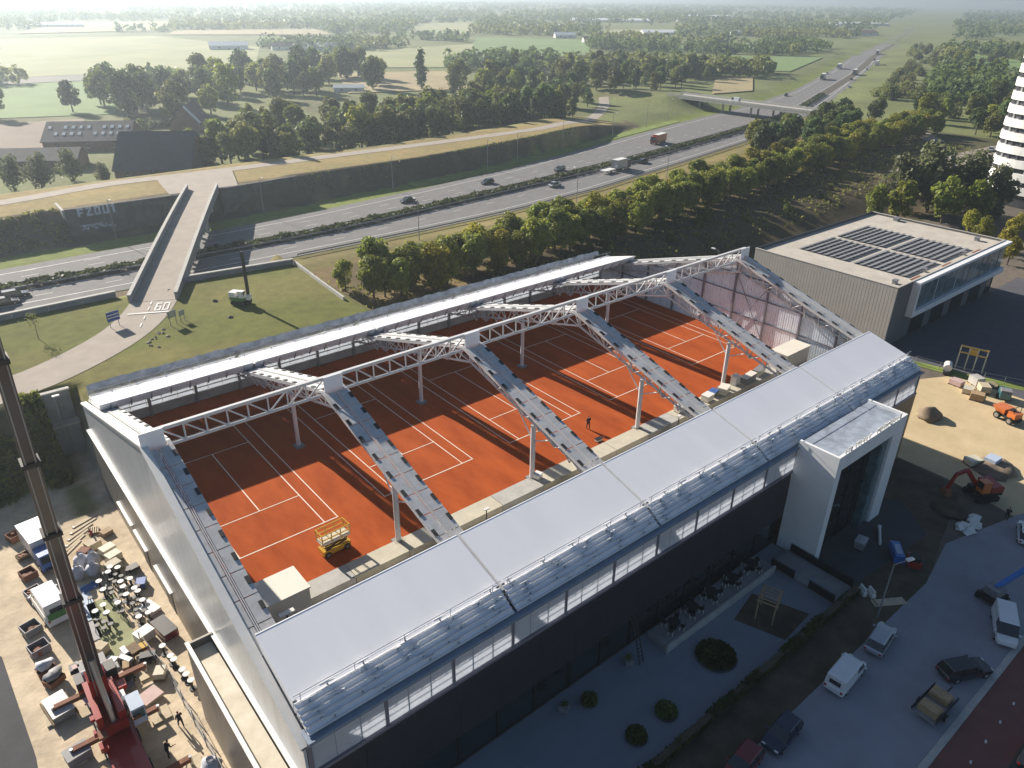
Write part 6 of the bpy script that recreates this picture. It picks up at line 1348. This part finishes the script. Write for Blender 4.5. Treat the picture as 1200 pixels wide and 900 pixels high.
for i, (x, lab) in enumerate(((16.2, 'bare metal lamp on the walkway edge beyond the first column'), (44.5, 'bare metal lamp on the walkway edge beyond the third column'))):
    t = thing('floor_lamp', lab, 'lamp', (x, -21.4, -.94)); B().tube((0, 0, 0), (0, 0, 2.4), .05, n=6).obj('pole', 'black_metal', t); B().box(-.3, .3, -.15, .15, 2.4, 2.5).obj('head', 'cap_white', t)
t = thing('floor_lamp', 'lamp with a white head beside the white room in the hall', 'lamp', (-4.6, -23.4, -.94)); B().tube((0, 0, 0), (0, 0, 3.6), .07, n=6).obj('pole', 'black_metal', t); B().box(-.6, .6, -.2, .2, 3.6, 3.72).obj('head', 'cap_white', t)

# ---------------------------------------------------------------- people
def person(label, loc, rz, shirt, trousers, lean=0.0, step=.16, arm=0.25):
    pts = {}; E_ = []; rad = []
    def V(n, x, y, z, r, p=None):
        pts[n] = len(rad); rad.append(((x, y, z), r))
        if p is not None: E_.append((pts[p], pts[n]))
    V('pelvis', 0, 0, .95, .15); V('waist', lean * .2, 0, 1.10, .135, 'pelvis'); V('chest', lean * .45, 0, 1.32, .165, 'waist'); V('neck', lean * .6, 0, 1.50, .062, 'chest'); V('chin', lean * .62 + .02, 0, 1.58, .085, 'neck'); V('head', lean * .64, 0, 1.67, .105, 'chin'); V('crown', lean * .64, 0, 1.76, .07, 'head'); V('nose', lean * .64 + .115, 0, 1.655, .022, 'head')
    for s, nm in ((1, 'l'), (-1, 'r')):
        st = step * s
        V(nm + 'hip', 0, s * .1, .88, .11, 'pelvis'); V(nm + 'knee', st * .6 + .04, s * .11, .50, .075, nm + 'hip'); V(nm + 'ankle', st, s * .11, .09, .05, nm + 'knee'); V(nm + 'toe', st + .19, s * .12, .035, .04, nm + 'ankle')
        V(nm + 'sho', lean * .5, s * .2, 1.42, .075, 'chest'); V(nm + 'elb', lean * .5 - .03 - st * .3, s * .27, 1.14, .052, nm + 'sho'); V(nm + 'wri', lean * .5 + arm - st * .5, s * .25, .95, .036, nm + 'elb'); V(nm + 'palm', lean * .5 + arm + .06 - st * .5, s * .25, .90, .036, nm + 'wri')
        for k, (dx_, dz_) in enumerate(((.07, -.06), (.075, -.035), (.07, -.075), (.06, -.09))): V(nm + 'f%d' % k, lean * .5 + arm + .06 - st * .5 + dx_, s * (.225 + .018 * k), .90 + dz_, .010, nm + 'palm')
        V(nm + 'thumb', lean * .5 + arm + .10 - st * .5, s * .20, .91, .012, nm + 'palm')
    me = bpy.data.meshes.new('person_skin'); me.from_pydata([p for p, r in rad], E_, []); o = bpy.data.objects.new('tmp', me); COL.objects.link(o)
    md = o.modifiers.new('skin', 'SKIN'); 
    for i, (p, r) in enumerate(rad): me.skin_vertices[0].data[i].radius = (r, r)
    me.skin_vertices[0].data[0].use_root = True
    sb = o.modifiers.new('sub', 'SUBSURF'); sb.levels = 1; sb.render_levels = 1
    dg = bpy.context.evaluated_depsgraph_get(); m2 = bpy.data.meshes.new_from_object(o.evaluated_get(dg)); bpy.data.objects.remove(o)
    m2.materials.clear()
    for m_ in ('skin', shirt, trousers, 'hair', 'plastic_black'): m2.materials.append(MAT[m_])
    for p in m2.polygons:
        c = p.center; hx = lean * .64
        arm_ = abs(c.y) > .19 and c.z > .8
        p.material_index = 4 if c.z < .1 else (2 if c.z < 1.0 and not arm_ else (3 if c.z > 1.69 or (c.z > 1.6 and c.x < hx - .02) else (0 if c.z > 1.49 or (arm_ and c.z < 1.0) else 1)))
        p.use_smooth = True
    t = tag(link('person', m2, None, Matrix.Translation(loc) @ Matrix.Rotation(rz, 4, 'Z')), label, 'person'); return t
person('person in black walking on the clay of the third court', (35.9, -15.2, .01), R(70), 'cloth_dark', 'cloth_dark')
person('worker in dark clothes walking on the sand before the annex', (-12.9, -18.4, g), R(100), 'cloth_dark', 'cloth_dark', .1, .22)
person('worker in dark clothes bending beside the crane cab', (-14.6, -20.6, g), R(30), 'cloth_dark', 'cloth_dark', .35, .1, .35)
person('worker in red standing at the pallets before the wall canopies', (-12.6, 11.2, g), R(200), 'cloth_red', 'cloth_dark', .15, .1)
person('person in dark clothes walking on the street beside the red path', (69.9, -50.0, G0), R(20), 'cloth_dark', 'cloth_dark', 0, .2)

# ---------------------------------------------------------------- haze
hz = B().box(-6000, 6900, -2950, 6900, -10.5, 47.5).obj('haze', 'dirt'); tag(hz, kind='stuff')
hm = bpy.data.materials.new('haze_air'); hm.use_nodes = True; t = hm.node_tree; t.nodes.clear()
ho = t.nodes.new('ShaderNodeOutputMaterial'); pv_ = t.nodes.new('ShaderNodeVolumePrincipled'); pv_.inputs['Color'].default_value = (0.76, 0.89, 1.0, 1); pv_.inputs['Density'].default_value = 0.00030; pv_.inputs['Anisotropy'].default_value = 0.58
t.links.new(pv_.outputs[0], ho.inputs['Volume']); hz.data.materials.clear(); hz.data.materials.append(hm)
